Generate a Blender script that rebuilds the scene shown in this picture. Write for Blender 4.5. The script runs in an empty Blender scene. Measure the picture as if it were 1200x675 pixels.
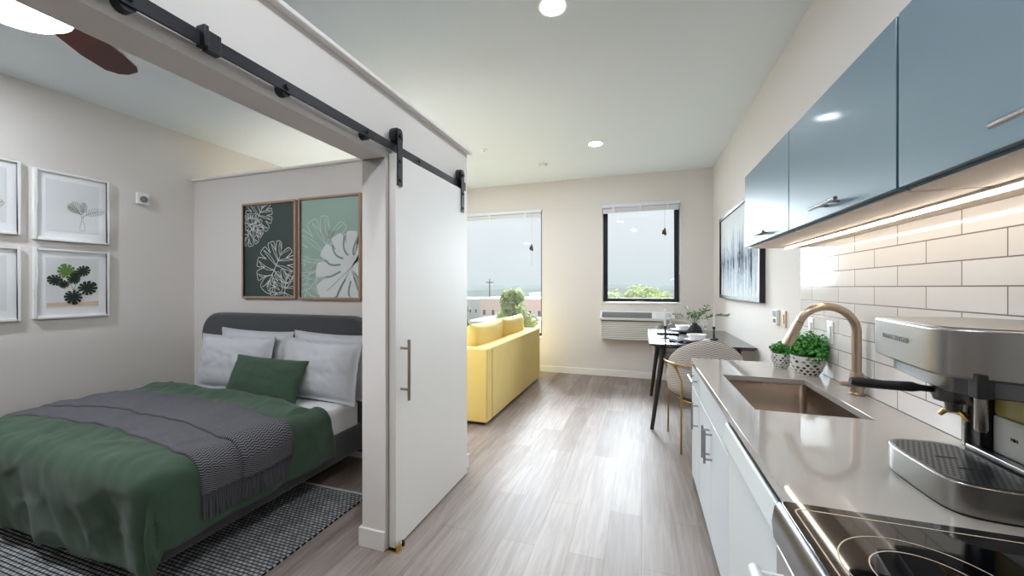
import bpy, bmesh, math, random
from mathutils import Vector, Matrix, noise
C = bpy.context.scene.collection
SC = bpy.context.scene
PI = math.pi
R = math.radians

# ------------------------------------------------------------------ colour / materials
def lin(c):
    f = lambda v: (v / 12.92 if v <= .04045 else ((v + .055) / 1.055) ** 2.4)
    return tuple(f(v / 255.) for v in c) + (1.,)

def newmat(name):
    m = bpy.data.materials.new(name); m.use_nodes = True
    n = m.node_tree.nodes; l = m.node_tree.links
    return m, n, l, n['Principled BSDF']

def mat(name, col, rough=.5, metal=0., spec=.5, bump=0., bscale=60., var=0., vscale=4., coat=0., sheen=0.):
    m, n, l, b = newmat(name)
    b.inputs['Base Color'].default_value = lin(col)
    b.inputs['Roughness'].default_value = rough
    b.inputs['Metallic'].default_value = metal
    b.inputs['Specular IOR Level'].default_value = spec
    b.inputs['Coat Weight'].default_value = coat
    b.inputs['Coat Roughness'].default_value = .08
    b.inputs['Sheen Weight'].default_value = sheen
    tc = n.new('ShaderNodeTexCoord')
    if bump:
        t = n.new('ShaderNodeTexNoise'); t.inputs['Scale'].default_value = bscale; t.inputs['Detail'].default_value = 4
        l.new(tc.outputs['Object'], t.inputs['Vector'])
        bp = n.new('ShaderNodeBump'); bp.inputs['Strength'].default_value = bump; bp.inputs['Distance'].default_value = .01
        l.new(t.outputs['Fac'], bp.inputs['Height']); l.new(bp.outputs['Normal'], b.inputs['Normal'])
    if var:
        t = n.new('ShaderNodeTexNoise'); t.inputs['Scale'].default_value = vscale; t.inputs['Detail'].default_value = 5
        l.new(tc.outputs['Object'], t.inputs['Vector'])
        mx = n.new('ShaderNodeMixRGB'); c = lin(col)
        mx.inputs['Color1'].default_value = tuple(v * (1 - var) for v in c[:3]) + (1,)
        mx.inputs['Color2'].default_value = tuple(min(1, v * (1 + var)) for v in c[:3]) + (1,)
        l.new(t.outputs['Fac'], mx.inputs['Fac']); l.new(mx.outputs['Color'], b.inputs['Base Color'])
    return m

def emis(name, col, s):
    m, n, l, b = newmat(name)
    b.inputs['Base Color'].default_value = (0.8, 0.8, 0.8, 1)
    b.inputs['Emission Color'].default_value = lin(col)
    b.inputs['Emission Strength'].default_value = s
    return m

def thin_glass(name, tint=(.97, .98, .98), gloss=.06, rough=.0):
    m = bpy.data.materials.new(name); m.use_nodes = True
    n = m.node_tree.nodes; l = m.node_tree.links; n.clear()
    o = n.new('ShaderNodeOutputMaterial'); mx = n.new('ShaderNodeMixShader')
    t = n.new('ShaderNodeBsdfTransparent'); t.inputs['Color'].default_value = tint + (1,)
    g = n.new('ShaderNodeBsdfGlossy'); g.inputs['Roughness'].default_value = rough
    mx.inputs['Fac'].default_value = gloss
    l.new(t.outputs[0], mx.inputs[1]); l.new(g.outputs[0], mx.inputs[2]); l.new(mx.outputs[0], o.inputs['Surface'])
    return m

def nmath(n, l, op, a, b=None):
    x = n.new('ShaderNodeMath'); x.operation = op
    for i, v in enumerate((a, b)):
        if v is None: continue
        if isinstance(v, (int, float)): x.inputs[i].default_value = v
        else: l.new(v, x.inputs[i])
    return x.outputs[0]

def mat_floor():
    m, n, l, b = newmat('plank_floor')
    tc = n.new('ShaderNodeTexCoord'); sp = n.new('ShaderNodeSeparateXYZ'); l.new(tc.outputs['Object'], sp.inputs[0])
    cb = n.new('ShaderNodeCombineXYZ'); l.new(sp.outputs['Y'], cb.inputs['X']); l.new(sp.outputs['X'], cb.inputs['Y'])
    br = n.new('ShaderNodeTexBrick'); l.new(cb.outputs[0], br.inputs['Vector'])
    br.inputs['Scale'].default_value = 1; br.inputs['Brick Width'].default_value = 1.22; br.inputs['Row Height'].default_value = .18
    br.inputs['Mortar Size'].default_value = .0012; br.inputs['Mortar Smooth'].default_value = .2
    br.offset = .37; br.offset_frequency = 2
    br.inputs['Color1'].default_value = (0, 0, 0, 1); br.inputs['Color2'].default_value = (1, 1, 1, 1)
    br.inputs['Mortar'].default_value = (.3, .3, .3, 1)
    # grain
    mp = n.new('ShaderNodeMapping'); mp.inputs['Scale'].default_value = (26, 1.6, 1); l.new(tc.outputs['Object'], mp.inputs['Vector'])
    gn = n.new('ShaderNodeTexNoise'); gn.inputs['Scale'].default_value = 1.5; gn.inputs['Detail'].default_value = 8; gn.inputs['Roughness'].default_value = .62
    gn.inputs['Distortion'].default_value = .6
    l.new(mp.outputs[0], gn.inputs['Vector'])
    mp2 = n.new('ShaderNodeMapping'); mp2.inputs['Scale'].default_value = (6, .7, 1); l.new(tc.outputs['Object'], mp2.inputs['Vector'])
    g2 = n.new('ShaderNodeTexNoise'); g2.inputs['Scale'].default_value = 1.; g2.inputs['Detail'].default_value = 4; l.new(mp2.outputs[0], g2.inputs['Vector'])
    s = nmath(n, l, 'ADD', nmath(n, l, 'MULTIPLY', gn.outputs['Fac'], .75), nmath(n, l, 'MULTIPLY', g2.outputs['Fac'], .45))
    s = nmath(n, l, 'ADD', s, nmath(n, l, 'MULTIPLY', br.outputs['Color'], .22))
    cr = n.new('ShaderNodeValToRGB'); l.new(s, cr.inputs['Fac'])
    e = cr.color_ramp.elements
    e[0].position = .38; e[0].color = lin((102, 87, 80))
    e[1].position = .95; e[1].color = lin((168, 156, 150))
    x = e.new(.66); x.color = lin((134, 120, 113))
    mo = n.new('ShaderNodeMixRGB'); l.new(br.outputs['Fac'], mo.inputs['Fac']); l.new(cr.outputs['Color'], mo.inputs['Color1'])
    mo.inputs['Color2'].default_value = lin((92, 74, 66))
    l.new(mo.outputs['Color'], b.inputs['Base Color'])
    b.inputs['Roughness'].default_value = .5; b.inputs['Specular IOR Level'].default_value = .9
    bp = n.new('ShaderNodeBump'); bp.inputs['Strength'].default_value = .12; bp.inputs['Distance'].default_value = .004
    l.new(gn.outputs['Fac'], bp.inputs['Height']); l.new(bp.outputs['Normal'], b.inputs['Normal'])
    return m

def mat_tile():
    m, n, l, b = newmat('subway_tile')
    tc = n.new('ShaderNodeTexCoord'); sp = n.new('ShaderNodeSeparateXYZ'); l.new(tc.outputs['Object'], sp.inputs[0])
    cb = n.new('ShaderNodeCombineXYZ')
    l.new(nmath(n, l, 'ADD', sp.outputs['Y'], 9.72 - 1.938 + .162), cb.inputs['X'])
    l.new(nmath(n, l, 'ADD', sp.outputs['Z'], -1.5376 + .0815 * 40), cb.inputs['Y'])
    br = n.new('ShaderNodeTexBrick'); l.new(cb.outputs[0], br.inputs['Vector'])
    br.inputs['Scale'].default_value = 1; br.inputs['Brick Width'].default_value = .324; br.inputs['Row Height'].default_value = .0815
    br.inputs['Mortar Size'].default_value = .0022; br.inputs['Mortar Smooth'].default_value = .1
    br.offset = .5; br.offset_frequency = 2
    br.inputs['Color1'].default_value = lin((228, 224, 222)); br.inputs['Color2'].default_value = lin((234, 231, 230))
    br.inputs['Mortar'].default_value = lin((122, 114, 110))
    l.new(br.outputs['Color'], b.inputs['Base Color'])
    r = nmath(n, l, 'ADD', nmath(n, l, 'MULTIPLY', br.outputs['Fac'], .6), .08); l.new(r, b.inputs['Roughness']); b.inputs['Specular IOR Level'].default_value = .2
    t = n.new('ShaderNodeTexNoise'); t.inputs['Scale'].default_value = 6; l.new(tc.outputs['Object'], t.inputs['Vector'])
    h = nmath(n, l, 'SUBTRACT', nmath(n, l, 'MULTIPLY', t.outputs['Fac'], .25), br.outputs['Fac'])
    bp = n.new('ShaderNodeBump'); bp.inputs['Strength'].default_value = .35; bp.inputs['Distance'].default_value = .003
    l.new(h, bp.inputs['Height']); l.new(bp.outputs['Normal'], b.inputs['Normal'])
    return m

def mat_zigzag(name, c1, c2, fu, fv, amp, rough=.95, bump=.3, lo=.35, hi=.6):
    """herringbone weave driven by the mesh's own UV (in metres)"""
    m, n, l, b = newmat(name)
    uv = n.new('ShaderNodeUVMap'); sp = n.new('ShaderNodeSeparateXYZ'); l.new(uv.outputs['UV'], sp.inputs[0])
    tri = nmath(n, l, 'PINGPONG', nmath(n, l, 'MULTIPLY', sp.outputs['X'], fu), 1.)
    ph = nmath(n, l, 'ADD', nmath(n, l, 'MULTIPLY', sp.outputs['Y'], fv), nmath(n, l, 'MULTIPLY', tri, amp))
    s = nmath(n, l, 'PINGPONG', ph, 1.)
    ns = n.new('ShaderNodeTexNoise'); ns.inputs['Scale'].default_value = 150; l.new(uv.outputs['UV'], ns.inputs['Vector'])
    s2 = nmath(n, l, 'ADD', s, nmath(n, l, 'MULTIPLY', nmath(n, l, 'SUBTRACT', ns.outputs['Fac'], .5), .5))
    cr = n.new('ShaderNodeValToRGB'); l.new(s2, cr.inputs['Fac'])
    e = cr.color_ramp.elements; e[0].position = lo; e[0].color = lin(c1); e[1].position = hi; e[1].color = lin(c2)
    l.new(cr.outputs['Color'], b.inputs['Base Color'])
    b.inputs['Roughness'].default_value = rough; b.inputs['Specular IOR Level'].default_value = .2
    bp = n.new('ShaderNodeBump'); bp.inputs['Strength'].default_value = bump; bp.inputs['Distance'].default_value = .004
    l.new(s2, bp.inputs['Height']); l.new(bp.outputs['Normal'], b.inputs['Normal'])
    return m

def mat_rug():
    m, n, l, b = newmat('woven_rug')
    tc = n.new('ShaderNodeTexCoord'); mp = n.new('ShaderNodeMapping'); l.new(tc.outputs['Object'], mp.inputs['Vector'])
    mp.inputs['Rotation'].default_value = (0, 0, R(0))
    br = n.new('ShaderNodeTexBrick'); l.new(mp.outputs[0], br.inputs['Vector'])
    br.inputs['Scale'].default_value = 1; br.inputs['Brick Width'].default_value = .030; br.inputs['Row Height'].default_value = .019
    br.inputs['Mortar Size'].default_value = .0052; br.inputs['Mortar Smooth'].default_value = .9
    br.offset = .5; br.offset_frequency = 2
    br.inputs['Color1'].default_value = lin((192, 194, 195)); br.inputs['Color2'].default_value = lin((150, 153, 156))
    br.inputs['Mortar'].default_value = lin((26, 27, 30))
    l.new(br.outputs['Color'], b.inputs['Base Color'])
    b.inputs['Roughness'].default_value = 1; b.inputs['Specular IOR Level'].default_value = .1
    bp = n.new('ShaderNodeBump'); bp.inputs['Strength'].default_value = .8; bp.inputs['Distance'].default_value = .006; bp.invert = True
    l.new(br.outputs['Fac'], bp.inputs['Height']); l.new(bp.outputs['Normal'], b.inputs['Normal'])
    return m

def mat_brushed(name, col, rough=.28, axis=0, aniso=.0):
    m, n, l, b = newmat(name)
    b.inputs['Base Color'].default_value = lin(col); b.inputs['Metallic'].default_value = 1
    tc = n.new('ShaderNodeTexCoord'); mp = n.new('ShaderNodeMapping'); l.new(tc.outputs['Object'], mp.inputs['Vector'])
    sc = [400, 400, 400]; sc[axis] = 6; mp.inputs['Scale'].default_value = sc
    t = n.new('ShaderNodeTexNoise'); t.inputs['Scale'].default_value = 1; t.inputs['Detail'].default_value = 2; l.new(mp.outputs[0], t.inputs['Vector'])
    l.new(nmath(n, l, 'ADD', nmath(n, l, 'MULTIPLY', t.outputs['Fac'], .03), rough - .015), b.inputs['Roughness'])
    return m

def mat_abstract():
    m, n, l, b = newmat('abstract_print')
    tc = n.new('ShaderNodeTexCoord'); sp = n.new('ShaderNodeSeparateXYZ'); l.new(tc.outputs['Object'], sp.inputs[0])
    def noi(sy, sz, scale, det=4):
        mp = n.new('ShaderNodeMapping'); mp.inputs['Scale'].default_value = (0, sy, sz); l.new(tc.outputs['Object'], mp.inputs['Vector'])
        t = n.new('ShaderNodeTexNoise'); t.inputs['Scale'].default_value = scale; t.inputs['Detail'].default_value = det; l.new(mp.outputs[0], t.inputs['Vector'])
        return t.outputs['Fac']
    a = noi(12, .8, 1.3); bnd = noi(34, 2.2, 1.); c2 = noi(5, 5, 3.)
    # darkest around the horizon of the painting, z = about 0.42 of its height, and in a few columns
    z = nmath(n, l, 'ABSOLUTE', nmath(n, l, 'SUBTRACT', sp.outputs['Z'], .42))
    near = nmath(n, l, 'SUBTRACT', .25, nmath(n, l, 'MULTIPLY', z, .75))
    low = nmath(n, l, 'MULTIPLY', nmath(n, l, 'SUBTRACT', .55, sp.outputs['Z']), .12)
    s = nmath(n, l, 'ADD', nmath(n, l, 'ADD', nmath(n, l, 'MULTIPLY', a, .75), nmath(n, l, 'MULTIPLY', bnd, .55)), nmath(n, l, 'ADD', near, low))
    s = nmath(n, l, 'ADD', nmath(n, l, 'ADD', s, -.085), nmath(n, l, 'MULTIPLY', c2, .18))
    cr = n.new('ShaderNodeValToRGB'); l.new(s, cr.inputs['Fac'])
    e = cr.color_ramp.elements
    e[0].position = .70; e[0].color = lin((214, 219, 222)); e[1].position = 1.0; e[1].color = lin((24, 28, 40))
    for p, cc in ((.78, (190, 200, 208)), (.84, (132, 156, 178)), (.89, (196, 200, 202)), (.94, (70, 86, 112))):
        x = e.new(p); x.color = lin(cc)
    l.new(cr.outputs['Color'], b.inputs['Base Color']); b.inputs['Roughness'].default_value = .85; b.inputs['Specular IOR Level'].default_value = .15
    return m

# ------------------------------------------------------------------ mesh builder
class MB:
    def __init__(s): s.v = []; s.f = []; s.uv = {}; s.mi = []
    def add(s, vs, fs, uvs=None, mi=0):
        o = len(s.v); s.v += [tuple(v) for v in vs]
        for f in fs: s.f.append(tuple(o + i for i in f)); s.mi.append(mi)
        if uvs:
            for i, u in enumerate(uvs): s.uv[o + i] = u
        return s
    def box(s, x0, x1, y0, y1, z0, z1, mi=0):
        v = [(x, y, z) for x in (x0, x1) for y in (y0, y1) for z in (z0, z1)]
        return s.add(v, [(0, 1, 3, 2), (4, 6, 7, 5), (0, 4, 5, 1), (2, 3, 7, 6), (0, 2, 6, 4), (1, 5, 7, 3)], mi=mi)
    def prism(s, pts, z0, z1, mi=0, axis='z'):
        """closed outline extruded along an axis"""
        n = len(pts)
        def w(p, h):
            return {'z': (p[0], p[1], h), 'x': (h, p[0], p[1]), 'y': (p[0], h, p[1])}[axis]
        v = [w(p, z0) for p in pts] + [w(p, z1) for p in pts]
        f = [tuple(range(n))[::-1], tuple(range(n, 2 * n))] + [(i, (i + 1) % n, n + (i + 1) % n, n + i) for i in range(n)]
        return s.add(v, f, mi=mi)
    def tube(s, path, r, seg=12, cap=True, mi=0, flat=None):
        P = [Vector(p) for p in path]; n = len(P)
        rs = r if isinstance(r, (list, tuple)) else [r] * n
        vs = []; fs = []
        t0 = (P[1] - P[0]).normalized()
        up = Vector((0, 0, 1)) if abs(t0.z) < .9 else Vector((1, 0, 0))
        a = t0.cross(up).normalized()
        for i in range(n):
            t = (P[min(i + 1, n - 1)] - P[max(i - 1, 0)]).normalized()
            a = (a - t * a.dot(t)).normalized(); b = t.cross(a)
            for k in range(seg):
                an = 2 * PI * k / seg
                vs.append(P[i] + (a * math.cos(an) + b * math.sin(an) * (flat or 1)) * rs[i])
        for i in range(n - 1):
            for k in range(seg):
                k2 = (k + 1) % seg
                fs.append((i * seg + k, i * seg + k2, (i + 1) * seg + k2, (i + 1) * seg + k))
        if cap: fs += [tuple(range(seg))[::-1], tuple((n - 1) * seg + k for k in range(seg))]
        return s.add(vs, fs, mi=mi)
    def cyl(s, p0, p1, r0, r1=None, seg=20, mi=0): return s.tube([p0, p1], [r0, r0 if r1 is None else r1], seg, mi=mi)
    def lathe(s, prof, cx, cy, seg=32, z=0., cap=False, mi=0):
        vs = []; fs = []; n = len(prof)
        for r, h in prof:
            for k in range(seg):
                a = 2 * PI * k / seg; vs.append((cx + r * math.cos(a), cy + r * math.sin(a), z + h))
        for i in range(n - 1):
            for k in range(seg):
                k2 = (k + 1) % seg
                fs.append((i * seg + k, i * seg + k2, (i + 1) * seg + k2, (i + 1) * seg + k))
        if cap: fs += [tuple(range(seg))[::-1], tuple((n - 1) * seg + k for k in range(seg))]
        return s.add(vs, fs, mi=mi)
    def grid(s, fn, nu, nv, mi=0, closed_u=False):
        vs = []; uv = []; fs = []
        for j in range(nv + 1):
            for i in range(nu + 1):
                r = fn(i / nu, j / nv)
                if len(r) == 2: vs.append(r[0]); uv.append(r[1])
                else: vs.append(r); uv.append((i / nu, j / nv))
        w = nu + 1
        for j in range(nv):
            for i in range(nu):
                fs.append((j * w + i, j * w + i + 1, (j + 1) * w + i + 1, (j + 1) * w + i))
        return s.add(vs, fs, uv, mi)
    def ball(s, c, rx, ry, rz, seg=20, rings=12, mi=0):
        vs = []; fs = []
        for j in range(rings + 1):
            p = PI * j / rings
            for k in range(seg):
                a = 2 * PI * k / seg
                vs.append((c[0] + rx * math.sin(p) * math.cos(a), c[1] + ry * math.sin(p) * math.sin(a), c[2] + rz * math.cos(p)))
        for j in range(rings):
            for k in range(seg):
                k2 = (k + 1) % seg; fs.append((j * seg + k, (j + 1) * seg + k, (j + 1) * seg + k2, j * seg + k2))
        return s.add(vs, fs, mi=mi)

def obj(name, mb, m, parent=None, bevel=0., bseg=2, smooth=38, loc=None, solid=0., subd=0, local=False, weld=True):
    """links the builder as ONE mesh object. Builder coordinates are world unless local=True."""
    me = bpy.data.meshes.new(name)
    off = Vector((0, 0, 0))
    if loc is not None: off = Vector(loc)
    elif parent is not None and not local: off = wpos(parent)
    vs = [Vector(v) - off for v in mb.v] if not local else [Vector(v) for v in mb.v]
    me.from_pydata(vs, [], mb.f)
    ms = m if isinstance(m, (list, tuple)) else [m]
    for x in ms: me.materials.append(x)
    if len(ms) > 1: me.polygons.foreach_set('material_index', mb.mi)
    if mb.uv:
        ul = me.uv_layers.new(name='UVMap')
        for lp in me.loops: ul.data[lp.index].uv = mb.uv.get(lp.vertex_index, (0, 0))
    bm = bmesh.new(); bm.from_mesh(me)
    if weld: bmesh.ops.remove_doubles(bm, verts=bm.verts, dist=1e-5)
    if not mb.uv or weld: bmesh.ops.recalc_face_normals(bm, faces=bm.faces)
    for f in bm.faces: f.smooth = smooth > 0
    for e in bm.edges:
        if len(e.link_faces) == 2 and e.calc_face_angle(0) > R(smooth): e.smooth = False
    bm.to_mesh(me); bm.free()
    o = bpy.data.objects.new(name, me); C.objects.link(o)
    if parent is not None: o.parent = parent
    if loc is not None: o.location = off
    if bevel:
        b = o.modifiers.new('b', 'BEVEL'); b.width = bevel; b.segments = bseg; b.limit_method = 'ANGLE'; b.angle_limit = R(40); b.harden_normals = False
    if solid:
        b = o.modifiers.new('s', 'SOLIDIFY'); b.thickness = solid; b.offset = 0
    if subd:
        b = o.modifiers.new('u', 'SUBSURF'); b.levels = subd; b.render_levels = subd
    return o

def wpos(o):
    p = Vector((0, 0, 0))
    while o is not None: p += o.location; o = o.parent
    return p

def thing(name, label, cat, loc, group=None):
    o = bpy.data.objects.new(name, None); C.objects.link(o); o.location = loc
    o.empty_display_size = .1
    o['label'] = label; o['category'] = cat
    if group: o['group'] = group
    return o
def tag(o, label, cat, group=None, kind=None):
    o['label'] = label; o['category'] = cat
    if group: o['group'] = group
    if kind: o['kind'] = kind
    return o
def struct(name, mb, m, **k):
    o = obj(name, mb, m, **k); o['kind'] = 'structure'; return o
def dup(root, loc, rotz=0., label=None, group=None):
    r = root.copy(); C.objects.link(r); r.location = loc; r.rotation_euler = (0, 0, rotz)
    if label: r['label'] = label
    if group: r['group'] = group
    for ch in list(root.children):
        c = ch.copy(); C.objects.link(c); c.parent = r
        for g in ch.children:
            d = g.copy(); C.objects.link(d); d.parent = c
    return r
def arc(cx, cy, r, a0, a1, n): return [(cx + r * math.cos(a0 + (a1 - a0) * i / n), cy + r * math.sin(a0 + (a1 - a0) * i / n)) for i in range(n + 1)]
def rrect(x0, x1, y0, y1, r, n=6):
    return arc(x1 - r, y1 - r, r, 0, PI / 2, n) + arc(x0 + r, y1 - r, r, PI / 2, PI, n) + arc(x0 + r, y0 + r, r, PI, 1.5 * PI, n) + arc(x1 - r, y0 + r, r, 1.5 * PI, 2 * PI, n)
def N(x, y, z=0.): return noise.noise(Vector((x, y, z)))

# ------------------------------------------------------------------ palette
M = {}
M['wall'] = mat('wall_paint', (224, 219, 214), .9, bump=.03, bscale=180)
M['ceil'] = mat('ceiling_paint', (236, 243, 246), .95, bump=.08, bscale=140)
M['trimw'] = mat('white_trim', (236, 233, 228), .5)
M['white'] = mat('white_plastic', (238, 238, 236), .4)
M['floor'] = mat_floor()
M['tile'] = mat_tile()
M['rug'] = mat_rug()
M['rugedge'] = mat('rug_binding', (205, 205, 203), 1)
M['black'] = mat('black_metal', (24, 25, 34), .42)
M['blackframe'] = mat('black_window_frame', (26, 29, 38), .4)
M['nickel'] = mat_brushed('brushed_nickel', (176, 160, 148), .3, 2)
M['steel'] = mat('stainless_steel', (158, 156, 153), .3, 1.)
M['steeld'] = mat('dark_steel', (104, 104, 106), .28, 1.)
M['chrome'] = mat('polished_steel', (168, 169, 172), .22, 1.)
M['bronze'] = mat_brushed('champagne_bronze', (186, 168, 148), .28, 2)
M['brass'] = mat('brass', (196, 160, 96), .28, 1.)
M['quartz'] = mat('quartz_worktop', (168, 162, 155), .05, var=.04, vscale=260, spec=.5)
M['cabw'] = mat('pale_cabinet_laminate', (214, 222, 226), .4)
M['dishw'] = mat('white_appliance', (222, 230, 230), .3)
M['slate'] = mat('slate_blue_laminate', (88, 114, 127), .4, coat=.08, spec=.5)
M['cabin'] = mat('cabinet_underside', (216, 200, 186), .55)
M['dark'] = mat('dark_gap', (24, 25, 28), .7)
M['glassblk'] = mat('black_ceramic_glass', (10, 10, 12), .045, spec=.55)
M['print'] = mat('printed_line', (196, 180, 160), .4)
M['greyfab'] = mat('grey_upholstery', (64, 65, 69), .9, bump=.25, bscale=420, sheen=.3, var=.12, vscale=9)
M['sheet'] = mat('white_sheet', (222, 222, 222), .9, bump=.05, bscale=200)
M['pillow'] = mat('pale_grey_linen', (198, 199, 203), .95, bump=.12, bscale=320)
M['green'] = mat('green_linen', (60, 84, 66), .95, bump=.15, bscale=380, sheen=.15, var=.06, vscale=5)
M['greenpil'] = mat('green_cushion', (54, 78, 60), .95, bump=.2, bscale=350, sheen=.2, var=.08)
M['throw'] = mat_zigzag('charcoal_herringbone', (46, 46, 51), (142, 142, 147), 60, 190, 1.4, lo=.25, hi=.95)
M['fringe'] = mat('charcoal_yarn', (82, 82, 86), .95)
M['sofa'] = mat('mustard_fabric', (230, 202, 118), .9, bump=.25, bscale=420, sheen=.15, var=.06, vscale=6)
M['bowl'] = emis('lamp_glass', (255, 252, 248), 26)
M['led'] = emis('led_lens', (255, 244, 226), 1)
M['down'] = emis('downlight_lens', (238, 245, 255), 1)
M['added_down'] = emis('added_downlight_lens', (238, 245, 255), 1)  # stronger lens for the added, unseen ceiling lights
M['added_down_near'] = emis('added_near_downlight_lens', (238, 245, 255), 1)  # lens of the added light above the walkway
M['wood'] = mat('reddish_blade_wood', (70, 30, 20), .4, var=.35, vscale=14)
M['bronzed'] = mat('dark_bronze', (70, 48, 36), .4, .8)
M['oak'] = mat('oak_frame', (172, 140, 116), .5, var=.12, vscale=30)
M['ink'] = mat('white_ink', (226, 230, 226), .7)
M['inkp'] = mat('pale_green_ink', (208, 220, 210), .7)
M['dgreen'] = mat('dark_green_print', (48, 66, 60), .5)
M['sage'] = mat('sage_print', (152, 178, 164), .5)
M['frost'] = mat('white_leaf_ink', (222, 226, 226), .7)
M['sagegap'] = mat('sage_slit_ink', (132, 152, 142), .7)  # darker sage ink for the slits and midrib of the filled leaf
M['mat'] = mat('white_mat_board', (238, 239, 240), .8)
M['photo'] = mat('pale_photo_paper', (222, 224, 225), .6)
M['leafd'] = mat('printed_dark_leaf', (30, 46, 36), .6)
M['leafm'] = mat('printed_green_leaf', (98, 132, 62), .6)
M['leafg'] = mat('printed_frond', (92, 116, 98), .6)
M['abst'] = mat_abstract()
M['tabletop'] = mat('black_oak_top', (62, 60, 60), .2, spec=.6, var=.15, vscale=12)
M['tableleg'] = mat('black_leg', (34, 33, 34), .5)
M['chair'] = mat_zigzag('zigzag_weave', (104, 98, 92), (216, 209, 200), 24, 150, 2.2, lo=.25, hi=.65)
M['chair2'] = mat('taupe_upholstery', (178, 168, 158), .9, bump=.2, bscale=200)
M['china'] = mat('white_china', (236, 236, 236), .15)
M['darkchina'] = mat('dark_glazed_china', (44, 52, 70), .2)
M['napkin'] = mat('blue_grey_napkin', (92, 106, 132), .9)
M['vase'] = mat('matt_black_vase', (28, 28, 30), .55)
M['wax'] = mat('white_wax', (232, 230, 226), .5)
M['wglass'] = thin_glass('wine_glass', (.93, .94, .95), .22, .02)
M['pane'] = thin_glass('window_glass', (.98, .99, .99), .02)
M['tankglass'] = thin_glass('clear_plastic', (.93, .94, .92), .1, .02)
M['olive'] = mat('olive_water_tank', (150, 138, 62), .35)
M['pot'] = mat('white_pot', (236, 235, 232), .3)
M['potg'] = mat('grey_pot_pattern', (150, 148, 146), .3)
M['potd'] = mat('dark_pot_pattern', (48, 46, 46), .3)
M['soil'] = mat('potting_soil', (52, 40, 32), 1)
M['herb'] = mat('herb_leaf', (58, 136, 44), .5, var=.5, vscale=24)
M['herb2'] = mat('eucalyptus_leaf', (96, 128, 66), .6, var=.4, vscale=18)
M['stem'] = mat('plant_stem', (70, 96, 46), .7)
M['tree'] = mat('tree_leaf', (150, 160, 118), .8, var=.35, vscale=.9)
_n = M['tree'].node_tree.nodes; _l = M['tree'].node_tree.links
_t = _n.new('ShaderNodeBsdfTranslucent'); _t.inputs['Color'].default_value = lin((176, 182, 130)); _m = _n.new('ShaderNodeMixShader'); _m.inputs['Fac'].default_value = .4
_l.new(_n['Principled BSDF'].outputs[0], _m.inputs[1]); _l.new(_t.outputs[0], _m.inputs[2]); _l.new(_m.outputs[0], _n['Material Output'].inputs['Surface'])
M['bark'] = mat('tree_bark', (110, 92, 76), .9)
M['rubber'] = mat('black_plastic', (30, 30, 31), .45)
M['beige'] = mat('beige_plastic', (214, 190, 160), .5)
M['lcd'] = mat('grey_lcd', (120, 122, 124), .3)
M['blind'] = mat('white_blind', (226, 228, 232), .5)
M['cord'] = mat('blind_cord', (206, 206, 204), .8)
M['tassel'] = mat('dark_tassel', (72, 58, 48), .7)
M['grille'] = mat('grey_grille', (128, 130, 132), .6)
M['acw'] = mat('off_white_ac', (226, 222, 214), .5)

# ------------------------------------------------------------------ dimensions (camera at the origin, z = 1.37; +Y runs along the kitchen)
H = 3.09; HB = 2.82; XR = .975; XL = -4.10; YF = 6.15; YN = -2.3
XP0, XP1 = -1.41, -1.265         # bedroom partition
PT = 2.39                        # its height
YH = 2.57                        # headboard wall

# ------------------------------------------------------------------ the shell
struct('floor', MB().box(XL - .1, XR + .1, YN - .1, YF + .34, -.1, 0), M['floor'])
cb = MB().box(-2.88, XR + .1, YN - .1, YF + .34, H, H + .1)
struct('ceiling', cb, M['ceil'])
struct('ceiling_bedroom', MB().box(XL - .1, -2.88, YN - .1, YF + .34, HB, H + .1), M['ceil'])
struct('wall_left', MB().box(XL - .12, XL, YN - .1, YF + .34, 0, HB), M['wall'])
struct('wall_right', MB().box(XR, XR + .12, YN - .1, YF + .34, 0, H), M['wall'])
struct('wall_near', MB().box(XL, XR, YN - .12, YN, 0, H), M['wall'])
W1 = (-3.35, -1.543, .55, 2.64); W2 = (-.574, .538, 1.144, 2.64)
fw = MB()
for x0, x1, z0, z1 in ((XL, W1[0], 0, H), (W1[0], W1[1], 0, W1[2]), (W1[0], W1[1], W1[3], H), (W1[1], W2[0], 0, H), (W2[0], W2[1], 0, W2[2]), (W2[0], W2[1], W2[3], H), (W2[1], XR, 0, H)):
    fw.box(x0, x1, YF, YF + .34, z0, z1)
struct('wall_far', fw, M['wall'])
# bedroom partition with its wide opening
OP0, OP1, OZ = -.75, 1.70, 2.05
pm = MB()
pm.box(XP0, XP1, OP1, 2.69, 0, PT); pm.box(XP0, XP1, OP0, OP1, OZ, PT); pm.box(XP0, XP1, YN, OP0, 0, PT)
struct('wall_bedroom', pm, M['wall'])
struct('wall_headboard', MB().box(XL, XP0, YH, 2.69, 0, PT), M['wall'])
struct('trim_1', MB().box(XP0 - .03, XP1 + .035, YN, 2.72, PT, PT + .02), M['trimw'], bevel=.003)
struct('trim_2', MB().box(XL, XP0 - .03, YH - .03, 2.72, PT, PT + .02), M['trimw'], bevel=.003)
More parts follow.
